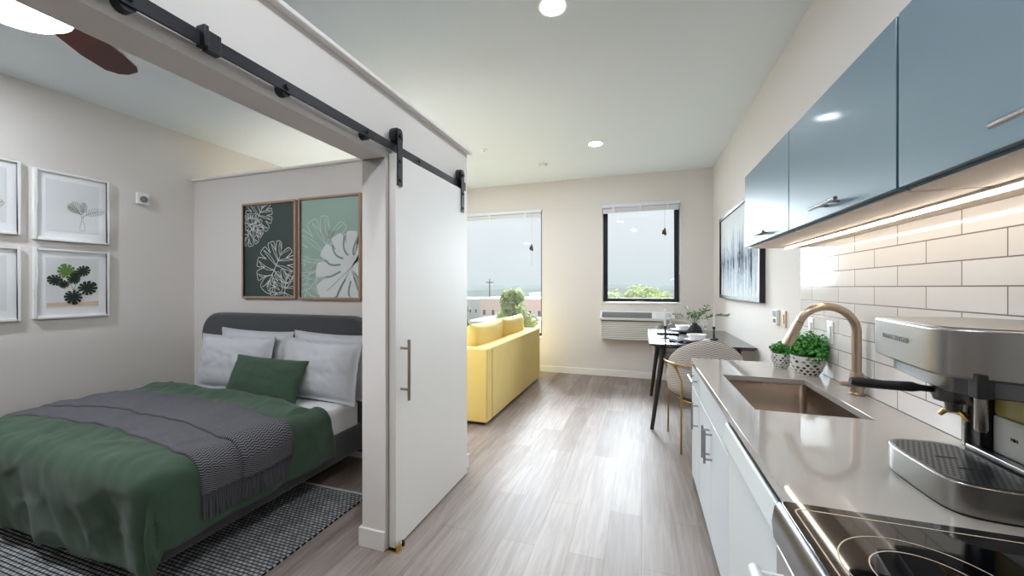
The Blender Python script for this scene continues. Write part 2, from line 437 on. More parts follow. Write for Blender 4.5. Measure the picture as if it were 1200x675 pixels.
# baseboards
BH = .10; BT = .014
struct('baseboard_far', MB().box(XL, XR, YF - BT, YF, 0, BH), M['trimw'], bevel=.003)
struct('baseboard_right', MB().box(XR - BT, XR, 2.80, YF - BT, 0, BH), M['trimw'], bevel=.003)
struct('baseboard_post', MB().box(XP0 - BT, XP1 + .001, OP1 - BT, OP1 + .001, 0, BH).box(XP0 - BT, XP0, OP1, YH, 0, BH), M['trimw'], bevel=.003)
struct('baseboard_partition', MB().box(XP1, XP1 + BT, 2.62, 2.69 + BT, 0, BH).box(XP0, XP1 + BT, 2.69, 2.69 + BT, 0, BH), M['trimw'], bevel=.003)
struct('baseboard_left', MB().box(XL, XL + BT, YN, YH, 0, BH), M['trimw'], bevel=.003)
struct('baseboard_headboard', MB().box(XL + BT, XP0 - BT, YH - BT, YH, 0, BH), M['trimw'], bevel=.003)

# windows
def window(name, w, frame=.06):
    x0, x1, z0, z1 = w
    e = bpy.data.objects.new(name, None); C.objects.link(e); e.location = ((x0 + x1) / 2, YF + .1, z0); e['kind'] = 'structure'
    f = MB(); y0, y1 = YF + .20, YF + .26
    f.box(x0, x0 + frame, y0, y1, z0, z1).box(x1 - frame, x1, y0, y1, z0, z1)
    f.box(x0 + frame, x1 - frame, y0, y1, z0, z0 + frame).box(x0 + frame, x1 - frame, y0, y1, z1 - frame, z1)
    obj('window_frame', f, M['blackframe'], e, bevel=.004)
    obj('window_pane', MB().box(x0 + frame - .005, x1 - frame + .005, YF + .228, YF + .232, z0 + frame - .005, z1 - frame + .005), M['pane'], e)
    obj('window_sill', MB().box(x0 - .01, x1 + .01, YF - .02, YF + .20, z0 - .02, z0 + .004), M['trimw'], e, bevel=.003)
    return e
window('window_1', W1); w2 = window('window_2', W2)
obj('window_latch', MB().box(-.08, .04, YF + .185, YF + .20, 1.152, 1.172), M['steeld'], w2, bevel=.003)

def blind(w, label, tx, ztop, ztas, zend):
    x0, x1, z0, z1 = w
    b = thing('window_blind', label, 'blind', ((x0 + x1) / 2, YF - .01, z1 - .09))
    obj('headrail', MB().box(x0 - .005, x1 + .005, YF - .045, YF + .03, z1 - .045, z1 + .008), M['blind'], b, bevel=.004)
    s = MB()
    for k in range(6): s.box(x0 + .01, x1 - .01, YF - .035, YF + .02, z1 - .06 - k * .0085, z1 - .053 - k * .0085)
    st = obj('slat_stack', s, M['blind'], b); obj('bottom_rail', MB().box(x0 + .01, x1 - .01, YF - .035, YF + .02, z1 - .122, z1 - .106), M['blind'], b, bevel=.003)
    for fx in (.15, .5, .85):
        xx = x0 + (x1 - x0) * fx
        obj('tape_clip', MB().box(xx - .012, xx + .012, YF - .049, YF - .04, z1 - .122, z1 - .03), M['white'], b, bevel=.002)
    obj('pull_cord', MB().tube([(tx, YF - .05, z1 - .02), (tx, YF - .052, ztas), (tx, YF - .05, zend)], .003, 6), M['cord'], b)
    ts = MB()
    for dx, dz in ((0, 0), (-.022, -.03), (.008, -.045)):
        ts.lathe([(.002, .05), (.012, .04), (.016, .012), (.018, -.012), (.002, -.016)], tx + dx, YF - .05, 12, z=ztas + dz, cap=True)
    obj('cord_tassel', ts, M['tassel'], b)
    return b
blind(W1, 'white slatted blind drawn up at the top of the tall window behind the yellow sofa', -1.70, 2.6, 2.03, 1.72)
blind(W2, 'white slatted blind drawn up above the black framed window over the air conditioner', .326, 2.6, 2.20, 2.10)

# ------------------------------------------------------------------ outside
GZ = -11.
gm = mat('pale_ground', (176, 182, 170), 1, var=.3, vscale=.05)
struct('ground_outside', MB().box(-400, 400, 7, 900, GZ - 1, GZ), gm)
def hill(y, z0, amp, seed, col, nm):
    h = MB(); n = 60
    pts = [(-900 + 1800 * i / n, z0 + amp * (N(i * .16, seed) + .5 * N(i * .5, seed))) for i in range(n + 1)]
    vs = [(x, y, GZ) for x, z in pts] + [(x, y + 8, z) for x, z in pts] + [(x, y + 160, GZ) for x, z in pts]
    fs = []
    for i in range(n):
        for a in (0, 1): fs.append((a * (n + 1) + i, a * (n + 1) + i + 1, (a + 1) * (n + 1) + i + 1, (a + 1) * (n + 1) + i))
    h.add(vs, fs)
    struct(nm, h, mat(nm + '_haze_tint', col, 1, var=.1, vscale=.02))  # pale grey puts the distance haze into the hill colour
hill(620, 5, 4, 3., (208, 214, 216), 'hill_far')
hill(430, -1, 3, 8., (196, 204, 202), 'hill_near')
def building(x, y, w, d, h, wm, rm, wins, label, rot=0.):
    b = thing('city_building', label, 'building', (x, y, GZ))
    obj('walls', MB().box(x - w / 2, x + w / 2, y, y + d, GZ, GZ + h), wm, b)
    obj('roof', MB().box(x - w / 2 - .2, x + w / 2 + .2, y - .2, y + d + .2, GZ + h, GZ + h + .35), rm, b)
    for zz in wins:
        k = int(w / 2.2)
        for i in range(k):
            xx = x - w / 2 + (i + .5) * w / k
            f = obj('window', MB().box(xx - .5, xx + .5, y - .06, y + .02, GZ + zz, GZ + zz + 1.6), M['trimw'], b)
            obj('pane', MB().box(xx - .4, xx + .4, y - .09, y - .05, GZ + zz + .1, GZ + zz + 1.5), bwin, f)
    b.rotation_euler.z = rot
    return b
bwin = mat('far_window_glass', (92, 100, 116), .2)
brick = mat('pink_brick', (206, 176, 168), .9, var=.1, vscale=1.5)
brick2 = mat('pale_brick', (214, 190, 182), .9, var=.1, vscale=1.5)
roofw = mat('white_flat_roof', (236, 236, 234), .8)
conc = mat('grey_concrete', (190, 192, 192), .9)
# (image x 552..600 at the far window)
building(-25.5, 70, 13, 12, 5.6, brick, roofw, (2.0,), 'low pink brick building with white roof edge and a row of windows')
building(-31.0, 92, 17, 14, 9.4, brick2, roofw, (1.5, 5.2,), 'taller pale pink brick building behind the low one')
building(-62, 130, 30, 20, 8.0, conc, roofw, (3.,), 'long grey building with white flat roof far behind the trees')
building(-30, 175, 40, 20, 9.5, roofw, roofw, (3.,), 'wide white warehouse far out below the hills')
for x, y, h, lb in ((-44, 110, 15., 'leftmost thin utility pole outside the far window'), (-28, 120, 15.5, 'utility pole beside the big tree outside the far window')):
    p = thing('utility_pole', lb, 'pole', (x, y, GZ))
    obj('pole', MB().cyl((x, y, GZ), (x, y, GZ + h), .22, .16, 8), M['bark'], p)
    obj('crossarm', MB().box(x - 1.2, x + 1.2, y - .1, y + .1, GZ + h - 1.2, GZ + h - .95), M['bark'], p)

def leaf_cloud(mb, blobs, n, size, rnd, squash=1.):
    for _ in range(n):
        c, r = rnd.choice(blobs)
        while True:
            d = Vector((rnd.uniform(-1, 1), rnd.uniform(-1, 1), rnd.uniform(-1, 1)))
            if .2 < d.length < 1: break
        d = d.normalized() * rnd.uniform(.62, 1.0)
        p = Vector(c) + Vector((d.x * r, d.y * r, d.z * r * squash))
        nrm = (d + Vector((rnd.uniform(-.8, .8), rnd.uniform(-.8, .8), rnd.uniform(-.2, .9)))).normalized()
        t = nrm.cross(Vector((rnd.uniform(-1, 1), rnd.uniform(-1, 1), rnd.uniform(-1, 1)))).normalized(); b = nrm.cross(t)
        s = size * rnd.uniform(.6, 1.3)
        mb.add([p - t * s, p - b * s * .5 + nrm * s * .12, p + t * s, p + b * s * .5 + nrm * s * .12], [(0, 1, 2, 3)])
def tree(x, y, top, width, seed, label, n=2600, leaf=.32):
    rnd = random.Random(seed)
    t = thing('leafy_tree', label, 'tree', (x, y, GZ), 'trees outside the windows')
    hh = top - GZ; r = width / 2
    blobs = []
    for k in range(16):
        a = rnd.uniform(0, 2 * PI); q = rnd.uniform(0, 1)
        zz = top - r * .45 - q * hh * .42
        rad = r * (.35 + .5 * math.sin(PI * (.15 + .7 * q)))
        blobs.append(((x + math.cos(a) * rad * rnd.uniform(.2, .8), y + math.sin(a) * rad * rnd.uniform(.2, .8), zz), r * rnd.uniform(.32, .5)))
    blobs.append(((x, y, top - r * .4), r * .42))
    mb = MB(); leaf_cloud(mb, blobs, n, leaf, rnd, .9)
    obj('foliage', mb, M['tree'], t, smooth=0, weld=False)
    tr = MB().tube([(x, y, GZ), (x + .1, y, GZ + hh * .4), (x - .1, y + .1, GZ + hh * .75)], [r * .12, r * .09, r * .04], 10)
    for k in range(5):
        c, rr = blobs[k]; tr.tube([(x, y, GZ + hh * .42), c], [r * .06, r * .02], 6)
    obj('trunk', tr, M['bark'], t)
tree(-15.0, 46, 1.5, 6.0, 1, 'biggest bushy tree, right half of the tall window behind the sofa')
tree(-19.6, 56, -1.6, 3.4, 5, 'smaller tree left of the biggest tree behind the sofa window')
tree(-29.8, 62, -1.6, 3.2, 2, 'leafy tree at the left edge of the tall window behind the sofa')
tree(-.15, 27, 1.8, 3.8, 3, 'taller tree top rising left of centre in the black framed window', 2200, .15)
tree(-2.2, 35, 1.3, 3.0, 4, 'lower tree top at the left of the black framed window', 1800, .15)
tree(2.0, 38, 1.25, 4.2, 9, 'wide tree top behind the others in the black framed window', 1800, .18)
tree(2.9, 30, .95, 3.2, 6, 'low broad tree top at the right of the black framed window', 1800, .15)

# ------------------------------------------------------------------ ceiling fittings
def downlight(x, y, label, z=H, lens='down'):
    d = thing('recessed_downlight', label, 'ceiling light', (x, y, z), 'recessed ceiling lights')
    obj('trim_ring', MB().lathe([(.075, -.0025), (.082, -.006), (.095, -.006), (.1, 0)], x, y, 40, z=z), M['white'], d)
    obj('lens', MB().lathe([(.001, -.004), (.075, -.0035)], x, y, 40, z=z, cap=True), M[lens], d)
    return d
downlight(-.515, 2.32, 'round recessed ceiling light nearest the camera, at the top of the photo')
downlight(-.52, 4.70, 'round recessed ceiling light further back, nearer the windows')
for x, y, t in ((-2.35, 4.1, 'added unseen ceiling light above the seating side of the sofa'), (-2.5, 3.3, 'added unseen ceiling light behind the headboard wall')):
    downlight(x, y, t, H, 'added_down')  # both are hidden lights added to lift the room's brightness
downlight(-.2, .7, 'added unseen ceiling light over the walkway beside the bedroom opening', H, 'added_down_near')  # out of view, added to brighten the partition and near end
downlight(-3.55, .55, 'added unseen ceiling light over the foot side of the bedroom', HB, 'added_down')  # unseen fill light added for the bedroom walls
sd = thing('smoke_detector', 'small white round smoke detector on the ceiling near the far wall', 'smoke detector', (-1.30, 5.25, H))
obj('base', MB().lathe([(.07, 0), (.07, -.012), (.001, -.012)], -1.30, 5.25, 28, z=H, cap=True), M['white'], sd)
obj('dome', MB().lathe([(.058, -.012), (.055, -.032), (.035, -.04), (.001, -.041)], -1.30, 5.25, 28, z=H), M['white'], sd)
sp = thing('ceiling_sprinkler', 'small white sprinkler cover on the ceiling just past the partition wall', 'sprinkler', (-1.87, 4.47, H))
obj('cover_plate', MB().lathe([(.05, 0), (.05, -.008), (.001, -.01)], -1.87, 4.47, 24, z=H, cap=True), M['white'], sp)
obj('deflector', MB().lathe([(.014, -.008), (.014, -.03), (.001, -.032)], -1.87, 4.47, 16, z=H), M['white'], sp)

# ceiling fan
FX, FY = -2.145, .745
fz = 2.45
fan = thing('ceiling_fan', 'ceiling fan with reddish wooden blades and a glowing white bowl light', 'ceiling fan', (FX, FY, H))
obj('canopy', MB().lathe([(.07, 0), (.065, -.03), (.03, -.07), (.001, -.07)], FX, FY, 28, z=H, cap=True), M['bronzed'], fan)
obj('downrod', MB().cyl((FX, FY, 2.58), (FX, FY, H - .05), .013), M['bronzed'], fan)
obj('motor_housing', MB().lathe([(.02, .15), (.08, .14), (.13, .09), (.135, .03), (.10, -.01), (.07, -.03), (.001, -.03)], FX, FY, 36, z=fz, cap=True), M['bronzed'], fan)
obj('light_bowl', MB().lathe([(.155, -.035), (.158, -.045), (.148, -.07), (.115, -.095), (.065, -.108), (.001, -.112)], FX, FY, 40, z=fz), M['bowl'], fan)
obj('bowl_rim', MB().lathe([(.08, -.01), (.15, -.02), (.162, -.03), (.162, -.045), (.155, -.045)], FX, FY, 40, z=fz), M['bronzed'], fan)
for k in range(5):
    a = R(123 + 72 * k); u = Vector((math.cos(a), math.sin(a), 0)); v = Vector((-u.y, u.x, 0))
    o = Vector((FX, FY, fz))
    out = [(.20, -.045), (.26, -.068), (.42, -.08), (.53, -.072), (.575, -.05), (.595, .0), (.585, .035), (.545, .064), (.42, .076), (.26, .066), (.20, .045)]
    vs = [o + u * p[0] + v * p[1] + Vector((0, 0, -.18 * p[1])) for p in out] + [o + u * p[0] + v * p[1] + Vector((0, 0, -.18 * p[1] + .007)) for p in out]
    n = len(out)
    bl = MB().add(vs, [tuple(range(n))[::-1], tuple(range(n, 2 * n))] + [(i, (i + 1) % n, n + (i + 1) % n, n + i) for i in range(n)])
    bo = obj('blade', bl, M['wood'], fan, smooth=20)
    br = MB().tube([o + u * .09 + Vector((0, 0, .02)), o + u * .15 + v * .01 + Vector((0, 0, .022)), o + u * .20 + v * -.02 + Vector((0, 0, .012)), o + u * .27 + v * .01 + Vector((0, 0, .012))], [.014, .010, .014, .006], 8, flat=.5)
    obj('blade_iron', br, M['bronzed'], bo)

# ------------------------------------------------------------------ sliding barn door and its track
DX0, DX1 = -1.252, -1.212
DY0, DY1 = 1.715, 2.585
door = thing('barn_door', 'white sliding barn door panel hanging on the black track beside the bedroom opening', 'door', ((DX0 + DX1) / 2, (DY0 + DY1) / 2, .012))
obj('door_panel', MB().box(DX0, DX1, DY0, DY1, .012, 2.070), M['trimw'], door, bevel=.002)
hd = MB().cyl((-1.162, 1.762, .775), (-1.162, 1.762, 1.095), .0085, seg=16)
for zz in (.832, 1.048): hd.cyl((DX1, 1.762, zz), (-1.162, 1.762, zz), .0065, seg=12)
obj('pull_handle', hd, M['nickel'], door)
TX = -1.232; TZ = 2.105
for yy in (1.745, 2.50):
    st = MB().prism([(yy - .022, 1.905), (yy + .022, 1.905), (yy + .022, 2.185)] + arc(yy, 2.185, .022, 0, PI, 8) + [(yy - .022, 2.185)], -1.211, -1.204, axis='x')
    so = obj('hanger_strap', st, M['black'], door, bevel=.0015)
    obj('hanger_wheel', MB().cyl((-1.244, yy, 2.168), (-1.218, yy, 2.168), .044, seg=32).cyl((-1.248, yy, 2.168), (-1.196, yy, 2.168), .012, seg=14), M['rubber'], so)
    for zz in (1.935, 2.035): obj('bolt', MB().cyl((-1.206, yy, zz), (-1.197, yy, zz), .010, seg=8), M['black'], so)
track = thing('barn_door_track', 'long black flat steel track mounted along the top of the bedroom opening', 'track', (TX, 1.2, TZ))
obj('rail', MB().box(TX - .004, TX + .004, -.5, 2.575, TZ - .021, TZ + .021), M['black'], track, bevel=.001)
for yy in (-.28, .17, .62, 1.08, 1.52, 1.97, 2.42):
    obj('standoff', MB().cyl((XP1, yy, TZ - .012), (TX - .003, yy, TZ - .012), .022, seg=18).cyl((TX + .002, yy, TZ), (TX + .011, yy, TZ), .010, seg=6), M['black'], track)
for yy in (.82, 2.555):
    ss = MB().box(TX - .012, TX + .014, yy - .02, yy + .02, TZ - .03, TZ + .03)
    ss.box(TX - .012, TX + .024, yy - .036, yy - .022, TZ - .026, TZ + .036)
    obj('track_stop', ss, M['black'], track, bevel=.002)
gd = thing('door_guide', 'small brass floor guide under the near corner of the white barn door', 'door guide', (-1.222, 1.72, 0))
obj('guide_plate', MB().box(-1.262, -1.186, 1.70, 1.745, 0, .004), M['brass'], gd, bevel=.001)
obj('guide_post', MB().box(-1.2035, -1.192, 1.704, 1.742, .004, .034), M['brass'], gd, bevel=.002)
obj('guide_roller', MB().cyl((-1.2, 1.765, .0), (-1.2, 1.765, .026), .008, seg=14), M['rubber'], gd)

# ------------------------------------------------------------------ bedroom: rug, bed
rug = thing('woven_rug', 'chunky black and white woven rug on the floor under the bed', 'rug', (-2.75, 1.15, 0))
RX0, RX1, RY0, RY1 = -3.85, -1.70, .15, 2.09
obj('pile', MB().box(RX0, RX1, RY0, RY1, .001, .012), M['rug'], rug, bevel=.003)
obj('binding', MB().box(RX0, RX1, RY1, RY1 + .022, .001, .012), M['rugedge'], rug, bevel=.003)
BX0, BX1, BY0, BY1 = -3.77, -2.03, 1.10, 2.44
BC = (BX0 + BX1) / 2
bed = thing('upholstered_bed', 'grey upholstered double bed with curved headboard', 'bed', (BC, (BY0 + BY1) / 2, 0))
RZ0, RZ1, MT = .135, .335, .52
fr = MB().box(BX1 - .05, BX1, BY0, BY1, RZ0, RZ1).box(BX0, BX0 + .05, BY0, BY1, RZ0, RZ1).box(BX0 + .05, BX1 - .05, BY0, BY0 + .05, RZ0, RZ1)
obj('bed_frame', fr, M['greyfab'], bed, bevel=.012, bseg=3)
obj('slat_base', MB().box(BX0 + .05, BX1 - .05, BY0 + .05, BY1, RZ0 + .02, RZ0 + .08), M['dark'], bed)
for lx in (BX0 + .35, BX1 - .35):
    for ly in (BY0 + .35, BY1 - .12): obj('leg', MB().cyl((lx, ly, .012 if ly < 2.09 else 0), (lx, ly, RZ0 + .02), .022, .03), M['rubber'], bed)
hbx0, hbx1 = -3.81, -1.98; rr = .2
hbp = [(hbx0 + .02, .1), (hbx0, .6)] + [(hbx0 + rr - rr * math.cos(t), .945 + rr * math.sin(t)) for t in [PI / 2 * i / 10 for i in range(11)]] + [(hbx1 - rr + rr * math.sin(t), .945 + rr * math.cos(t)) for t in [PI / 2 * i / 10 for i in range(11)]] + [(hbx1, .6), (hbx1 - .02, .1)]
obj('headboard', MB().prism(hbp, BY1, YH - .012, axis='y'), M['greyfab'], bed, bevel=.03, bseg=4)
obj('mattress', MB().box(BX0 + .02, BX1 - .012, BY0 + .04, BY1, RZ0 + .08, MT), M['sheet'], bed, bevel=.045, bseg=5)

# duvet: cloth over the mattress edge
WA = (BX1 - BX0) / 2 - .03
YE = BY0 + .05
TOPZ = .562
def drape(a, b, off=0., amp=1.):
    """a across the bed (0 at its middle), b along (y); arc length hangs over the sides and the foot"""
    sg = 1 if a >= 0 else -1
    ea = max(0., abs(a) - WA); eb = max(0., YE - b)
    d = (ea ** 3 + eb ** 3) ** (1 / 3)
    h2 = math.hypot(ea, eb)
    x = BC + sg * min(abs(a), WA); y = max(b, YE)
    r = .085
    q = r * PI / 2
    if d < 1e-6: o, z = 0., 0.; nx, nz = 0., 1.
    elif d < q: o, z = r * math.sin(d / r), -r * (1 - math.cos(d / r)); nx, nz = math.sin(d / r), math.cos(d / r)
    else:
        o, z = r - .06 * (d - q), -r - (d - q) * .985; nx, nz = 1., 0.05
    if d > 1e-6: ux, uy = sg * ea / h2, -eb / h2
    else: ux, uy = 0., 0.
    # soft wrinkles, stronger near the edges
    w = .018 * N(a * 2.3, b * 2.6, 3.) + .010 * N(a * 6 + 3 * b, b * 3, 7.) + .006 * N(a * 15 + b * 8, b * 6 - a * 4, 1.)
    w += .011 * (1 - min(1., abs(N(a * 3.1 - b * 2.4, a * 1.6 + b * 3.6, 21.)) * 5)) * (.5 + .5 * N(a * 2, b * 2, 30.))
    w += .010 * max(0., N(a * 2.0 + b * 5.5, 2.2 * b - 1.5 * a, 12.)) 
    if d > .05:
        s = a if eb > ea else b
        w += .016 * min(1, d / .3) * math.sin(s * 17 + 3 * N(s * 3, d * 2, 5.)) * (.5 + N(s * 2., d * 3, 9.))
    # puffed towards the foot
    puff = .02 * math.sin(min(1., max(0., (b - YE) / .9)) * PI) * (1 - min(1, (abs(a) / WA) ** 4))
    w = w * amp + off
    return Vector((x + ux * (o + w * nx), y + uy * (o + w * nx), TOPZ + puff + z + w * nz))
AL = WA + .42; AR = WA + .40
BF = YE - .50
def duvet_head(a):
    t = a / WA
    return 2.20 - .17 * max(0, t) ** 2 - .03 * max(0, -t) ** 2 + .015 * math.sin(a * 7) + (.24 * min(1.2, max(0., a - WA) / .33))
def duvet(u, v):
    a = -AL + (AL + AR) * u
    h = duvet_head(a)
    b = BF + (h - BF) * v
    p = drape(a, b)
    # thick soft roll at the folded head edge
    e = max(0., 1 - (1 - v) / .04)
    p.z -= .05 * e * e if abs(a) < WA else 0
    if abs(a) < WA: p.z += (.028 + .012 * N(a * 5, 1., 2.)) * math.exp(-((1 - v - .09) / .05) ** 2)
    return (p, (a, b))
dv = obj('duvet', MB().grid(duvet, 150, 130), M['green'], bed, smooth=180, solid=.018)
dv2 = dv; dv.parent = None; dv.location = bed.location; tag(dv, 'green linen duvet spread over the bed and hanging past its foot', 'duvet')
# throw
def throw_edges(a):
    t = (a + WA) / (2 * WA)
    return 1.285 + .10 * math.sin(t * PI) - .06 * t + .55 * max(0, t - .97), 1.83 + .08 * math.sin(t * PI) - .11 * t + .55 * max(0, t - .97)
TL, TR = -WA - .12, WA + .24
def throw(u, v, lay):
    a = TL + (TR - TL) * u
    e0, e1 = throw_edges(a)
    if lay: e0 = e0 + (e1 - e0) * (.34 + .05 * math.sin(a * 2)); 
    b = e0 + (e1 - e0) * v
    edge = min(v, 1 - v)
    p = drape(a, b, .016 + .012 * lay + .004 * N(a * 8, b * 12, 2.) + (-.006 if edge < .02 else 0))
    return (p, (b, a))
tw = thing('throw_blanket', 'charcoal herringbone throw with fringed end laid across the green duvet', 'throw blanket', (BC, 1.6, TOPZ))
tb = MB(); tb.grid(lambda u, v: throw(u, v, 0), 110, 40); tb.grid(lambda u, v: throw(u, v, 1), 110, 30)
obj('blanket', tb, M['throw'], tw, smooth=180, solid=.007, weld=False)
fg = MB(); rnd = random.Random(4)
for i in range(44):
    t = (i + .5) / 44
    e0, e1 = throw_edges(TR); b = e0 + (e1 - e0) * t
    p0 = drape(TR - .01, b, .022); p1 = drape(TR + .06, b + rnd.uniform(-.004, .004), .022); p2 = drape(TR + .115 + rnd.uniform(-.01, .01), b + rnd.uniform(-.009, .009), .02)
    fg.tube([p0, p1, p2], [.0045, .0058, .004], 6)
obj('fringe', fg, M['fringe'], tw)

# pillows
def pillow_mb(w, h, t, seed, flange=.0, wr=1.):
    mb = MB(); nu, nv = 44, 34
    def side(sgn):
        def f(u, v):
            x = 2 * u - 1; y = 2 * v - 1
            wx, wy = w / 2, h / 2
            bx = 1 - flange / wx; by = 1 - flange / wy
            ax, ay = min(1, abs(x) / bx), min(1, abs(y) / by)
            th = ((1 - ax ** 3.2) * (1 - ay ** 2.6)) ** .55 if ax < 1 and ay < 1 else 0
            px = x * wx * (1 - .045 * (1 - y * y)); py = y * wy * (1 - .06 * (1 - x * x))
            z = sgn * (t / 2 * th + .003)
            z += sgn * wr * th ** .5 * (.010 * N(x * 2.2 + seed, y * 2.2, sgn * 3.) + .006 * N(x * 5 + y * 4 + seed, y * 3 - x * 2, seed) + .003 * N(x * 12, y * 12, seed))
            z += .006 * N(x * 5, y * 5, seed + 4) * (1 - th)
            return (Vector((px, z, py)), (px, py))
        return f
    mb.grid(side(1), nu, nv); mb.grid(side(-1), nu, nv)
    # rim
    per = [(i / nu, 0.) for i in range(nu)] + [(1., j / nv) for j in range(nv)] + [(1 - i / nu, 1.) for i in range(nu)] + [(0., 1 - j / nv) for j in range(nv)]
    f1, f2 = side(1), side(-1)
    vs = [f1(*p)[0] for p in per] + [f2(*p)[0] for p in per]; n = len(per)
    mb.add(vs, [(i, (i + 1) % n, n + (i + 1) % n, n + i) for i in range(n)], [(0, 0)] * (2 * n))
    return mb
def place_pillow(name, label, cat, w, h, t, seed, m, x, y, z, lean, yaw, roll=0., flange=0., group=None, wr=1.):
    o = obj(name, pillow_mb(w, h, t, seed, flange, wr), m, smooth=60, local=True)
    # bottom edge rests at (x, y, z); lean tips the top back (+y)
    o.matrix_world = Matrix.Translation((x, y, z)) @ Matrix.Rotation(yaw, 4, 'Z') @ Matrix.Rotation(-lean, 4, 'X') @ Matrix.Rotation(roll, 4, 'Y') @ Matrix.Translation((0, 0, h / 2))
    tag(o, label, cat, group); return o
G = 'pale grey bed pillows'
place_pillow('bed_pillow', 'pale grey flanged pillow on the left, leaning in back against the headboard', 'pillow', .80, .50, .10, 1.3, M['pillow'], -3.08, 2.375, MT, R(4), R(1), R(1), .03, G)
place_pillow('bed_pillow', 'pale grey flanged pillow on the right, leaning in back against the headboard', 'pillow', .80, .50, .10, 4.7, M['pillow'], -2.28, 2.38, MT, R(4), R(-1), R(1.0), .03, G)
place_pillow('bed_pillow', 'front pale grey pillow on the left side, partly behind the green cushion', 'pillow', .80, .46, .13, 8.1, M['pillow'], -3.19, 2.265, MT + .002, R(9), R(2), R(0), .03, G)
place_pillow('bed_pillow', 'front pale grey pillow on the right side, next to the bedroom doorway', 'pillow', .76, .46, .13, 11.9, M['pillow'], -2.325, 2.275, MT + .002, R(9), R(-1), R(1), .03, G)
place_pillow('lumbar_cushion', 'small dark green rectangular cushion leaning on the pillows', 'cushion', .70, .32, .12, 20.2, M['greenpil'], -2.70, 2.12, MT + .015, R(22), R(2), R(1.5), .0, None, .7)

# ------------------------------------------------------------------ art in the bedroom
def ribbon(mb, pts, w, conv, depth, mi=0):
    n = len(pts); vs = []
    for i in range(n):
        a = Vector(pts[max(0, i - 1)]); b = Vector(pts[min(n - 1, i + 1)]); t = b - a
        if t.length < 1e-9: t = Vector((1, 0))
        t.normalize(); nn = Vector((-t.y, t.x)) * w / 2
        p = Vector(pts[i]); vs += [conv(p + nn, depth), conv(p - nn, depth)]
    mb.add(vs, [(2 * i, 2 * i + 1, 2 * i + 3, 2 * i + 2) for i in range(n - 1)], mi=mi)
def leaf_r(ph, s, lobes=5, deep=.42):
    """radius of a split leaf about its middle; ph = 0 at the stem notch, PI at the tip"""
    a = abs((ph + PI) % (2 * PI) - PI)
    r = s * (.50 - .05 * math.cos(a) + .045 * max(0, math.cos(a - PI)) ** 6)
    r *= 1 - .62 * math.exp(-(a / .16) ** 2)
    for k in range(lobes):
        c = .62 + (2.75 - .62) * k / (lobes - 1)
        r *= 1 - deep * math.exp(-((a - c) / .055) ** 2)
    return r
def heart(s, n=300, deep=.42):
    return [(leaf_r(2 * PI * i / n, s, 5, deep) * math.sin(2 * PI * i / n) * .95, s * .42 - leaf_r(2 * PI * i / n, s, 5, deep) * math.cos(2 * PI * i / n)) for i in range(n + 1)]
def clip(pts, x0, x1, y0, y1):
    out = []; cur = []
    for p in pts:
        if x0 <= p[0] <= x1 and y0 <= p[1] <= y1: cur.append(p)
        else:
            if len(cur) > 1: out.append(cur)
            cur = []
    if len(cur) > 1: out.append(cur)
    return out
def leaf_drawing(mb, cx, cy, s, rot, box, conv, depth, w, mi=0):
    cr, sr = math.cos(rot), math.sin(rot)
    T = lambda p: (cx + p[0] * cr - p[1] * sr, cy + p[0] * sr + p[1] * cr)
    def line(pts, ww=w):
        for c in clip([T(p) for p in pts], *box): ribbon(mb, c, ww, conv, depth, mi)
    line(heart(s)); line([(0, s * (.22 + .70 * i / 20)) for i in range(21)], w * 1.2); line([(0, s * (.22 - .01 * i)) for i in range(9)], w)
    for sgn in (-1, 1):
        for k in range(6):
            c = .36 + (2.95 - .36) * k / 5
            R1 = leaf_r(c, s, 5, 0) * .93
            ex, ey = sgn * R1 * math.sin(c) * .95, s * .42 - R1 * math.cos(c)
            my = s * (.24 + .10 * k)
            for off in (-.5, .5):
                line([((ex) * t + off * .03 * s * math.sin(PI * t) * (1 if abs(math.cos(c)) > .7 else .3), my + (ey - my) * t + .10 * s * math.sin(PI * t) * (.5 if ey > my else -.1) + off * .05 * s * math.sin(PI * t)) for t in [i / 16 for i in range(17)]], w * .8)
def framed(name, label, x0, x1, z0, z1, fw, fm, group, paper, draw):
    """picture on the headboard wall, facing -Y"""
    f = thing(name, label, 'picture', ((x0 + x1) / 2, YH, z0), group)
    y0 = YH - .03
    fb = MB().box(x0, x0 + fw, y0, YH - .001, z0, z1).box(x1 - fw, x1, y0, YH - .001, z0, z1).box(x0 + fw, x1 - fw, y0, YH - .001, z0, z0 + fw).box(x0 + fw, x1 - fw, y0, YH - .001, z1 - fw, z1)
    obj('picture_frame', fb, fm, f, bevel=.002)
    pr = MB().box(x0 + fw, x1 - fw, YH - .016, YH - .002, z0 + fw, z1 - fw)
    draw(pr, (x0 + fw, x1 - fw, z0 + fw, z1 - fw))
    obj('print', pr, paper, f, smooth=0, weld=False)
    return f
cY = lambda p, d: (p[0], YH - .016 - d, p[1])
def draw1(mb, bx):
    leaf_drawing(mb, -3.16, 2.14, .34, R(150), bx, cY, .0006, .0046, 1)
    leaf_drawing(mb, -3.24, 2.00, .30, R(140), bx, cY, .0006, .0044, 1)
    leaf_drawing(mb, -2.93, 1.74, .46, R(150), bx, cY, .0006, .0055, 1)
    leaf_drawing(mb, -2.90, 1.52, .36, R(170), bx, cY, .0006, .005, 1)
framed('framed_leaf_print', 'oak framed dark green print of white leaf outlines above the bed, left one', -3.43, -2.80, 1.275, 2.125, .018, M['oak'], None, [M['dgreen'], M['ink']], draw1)
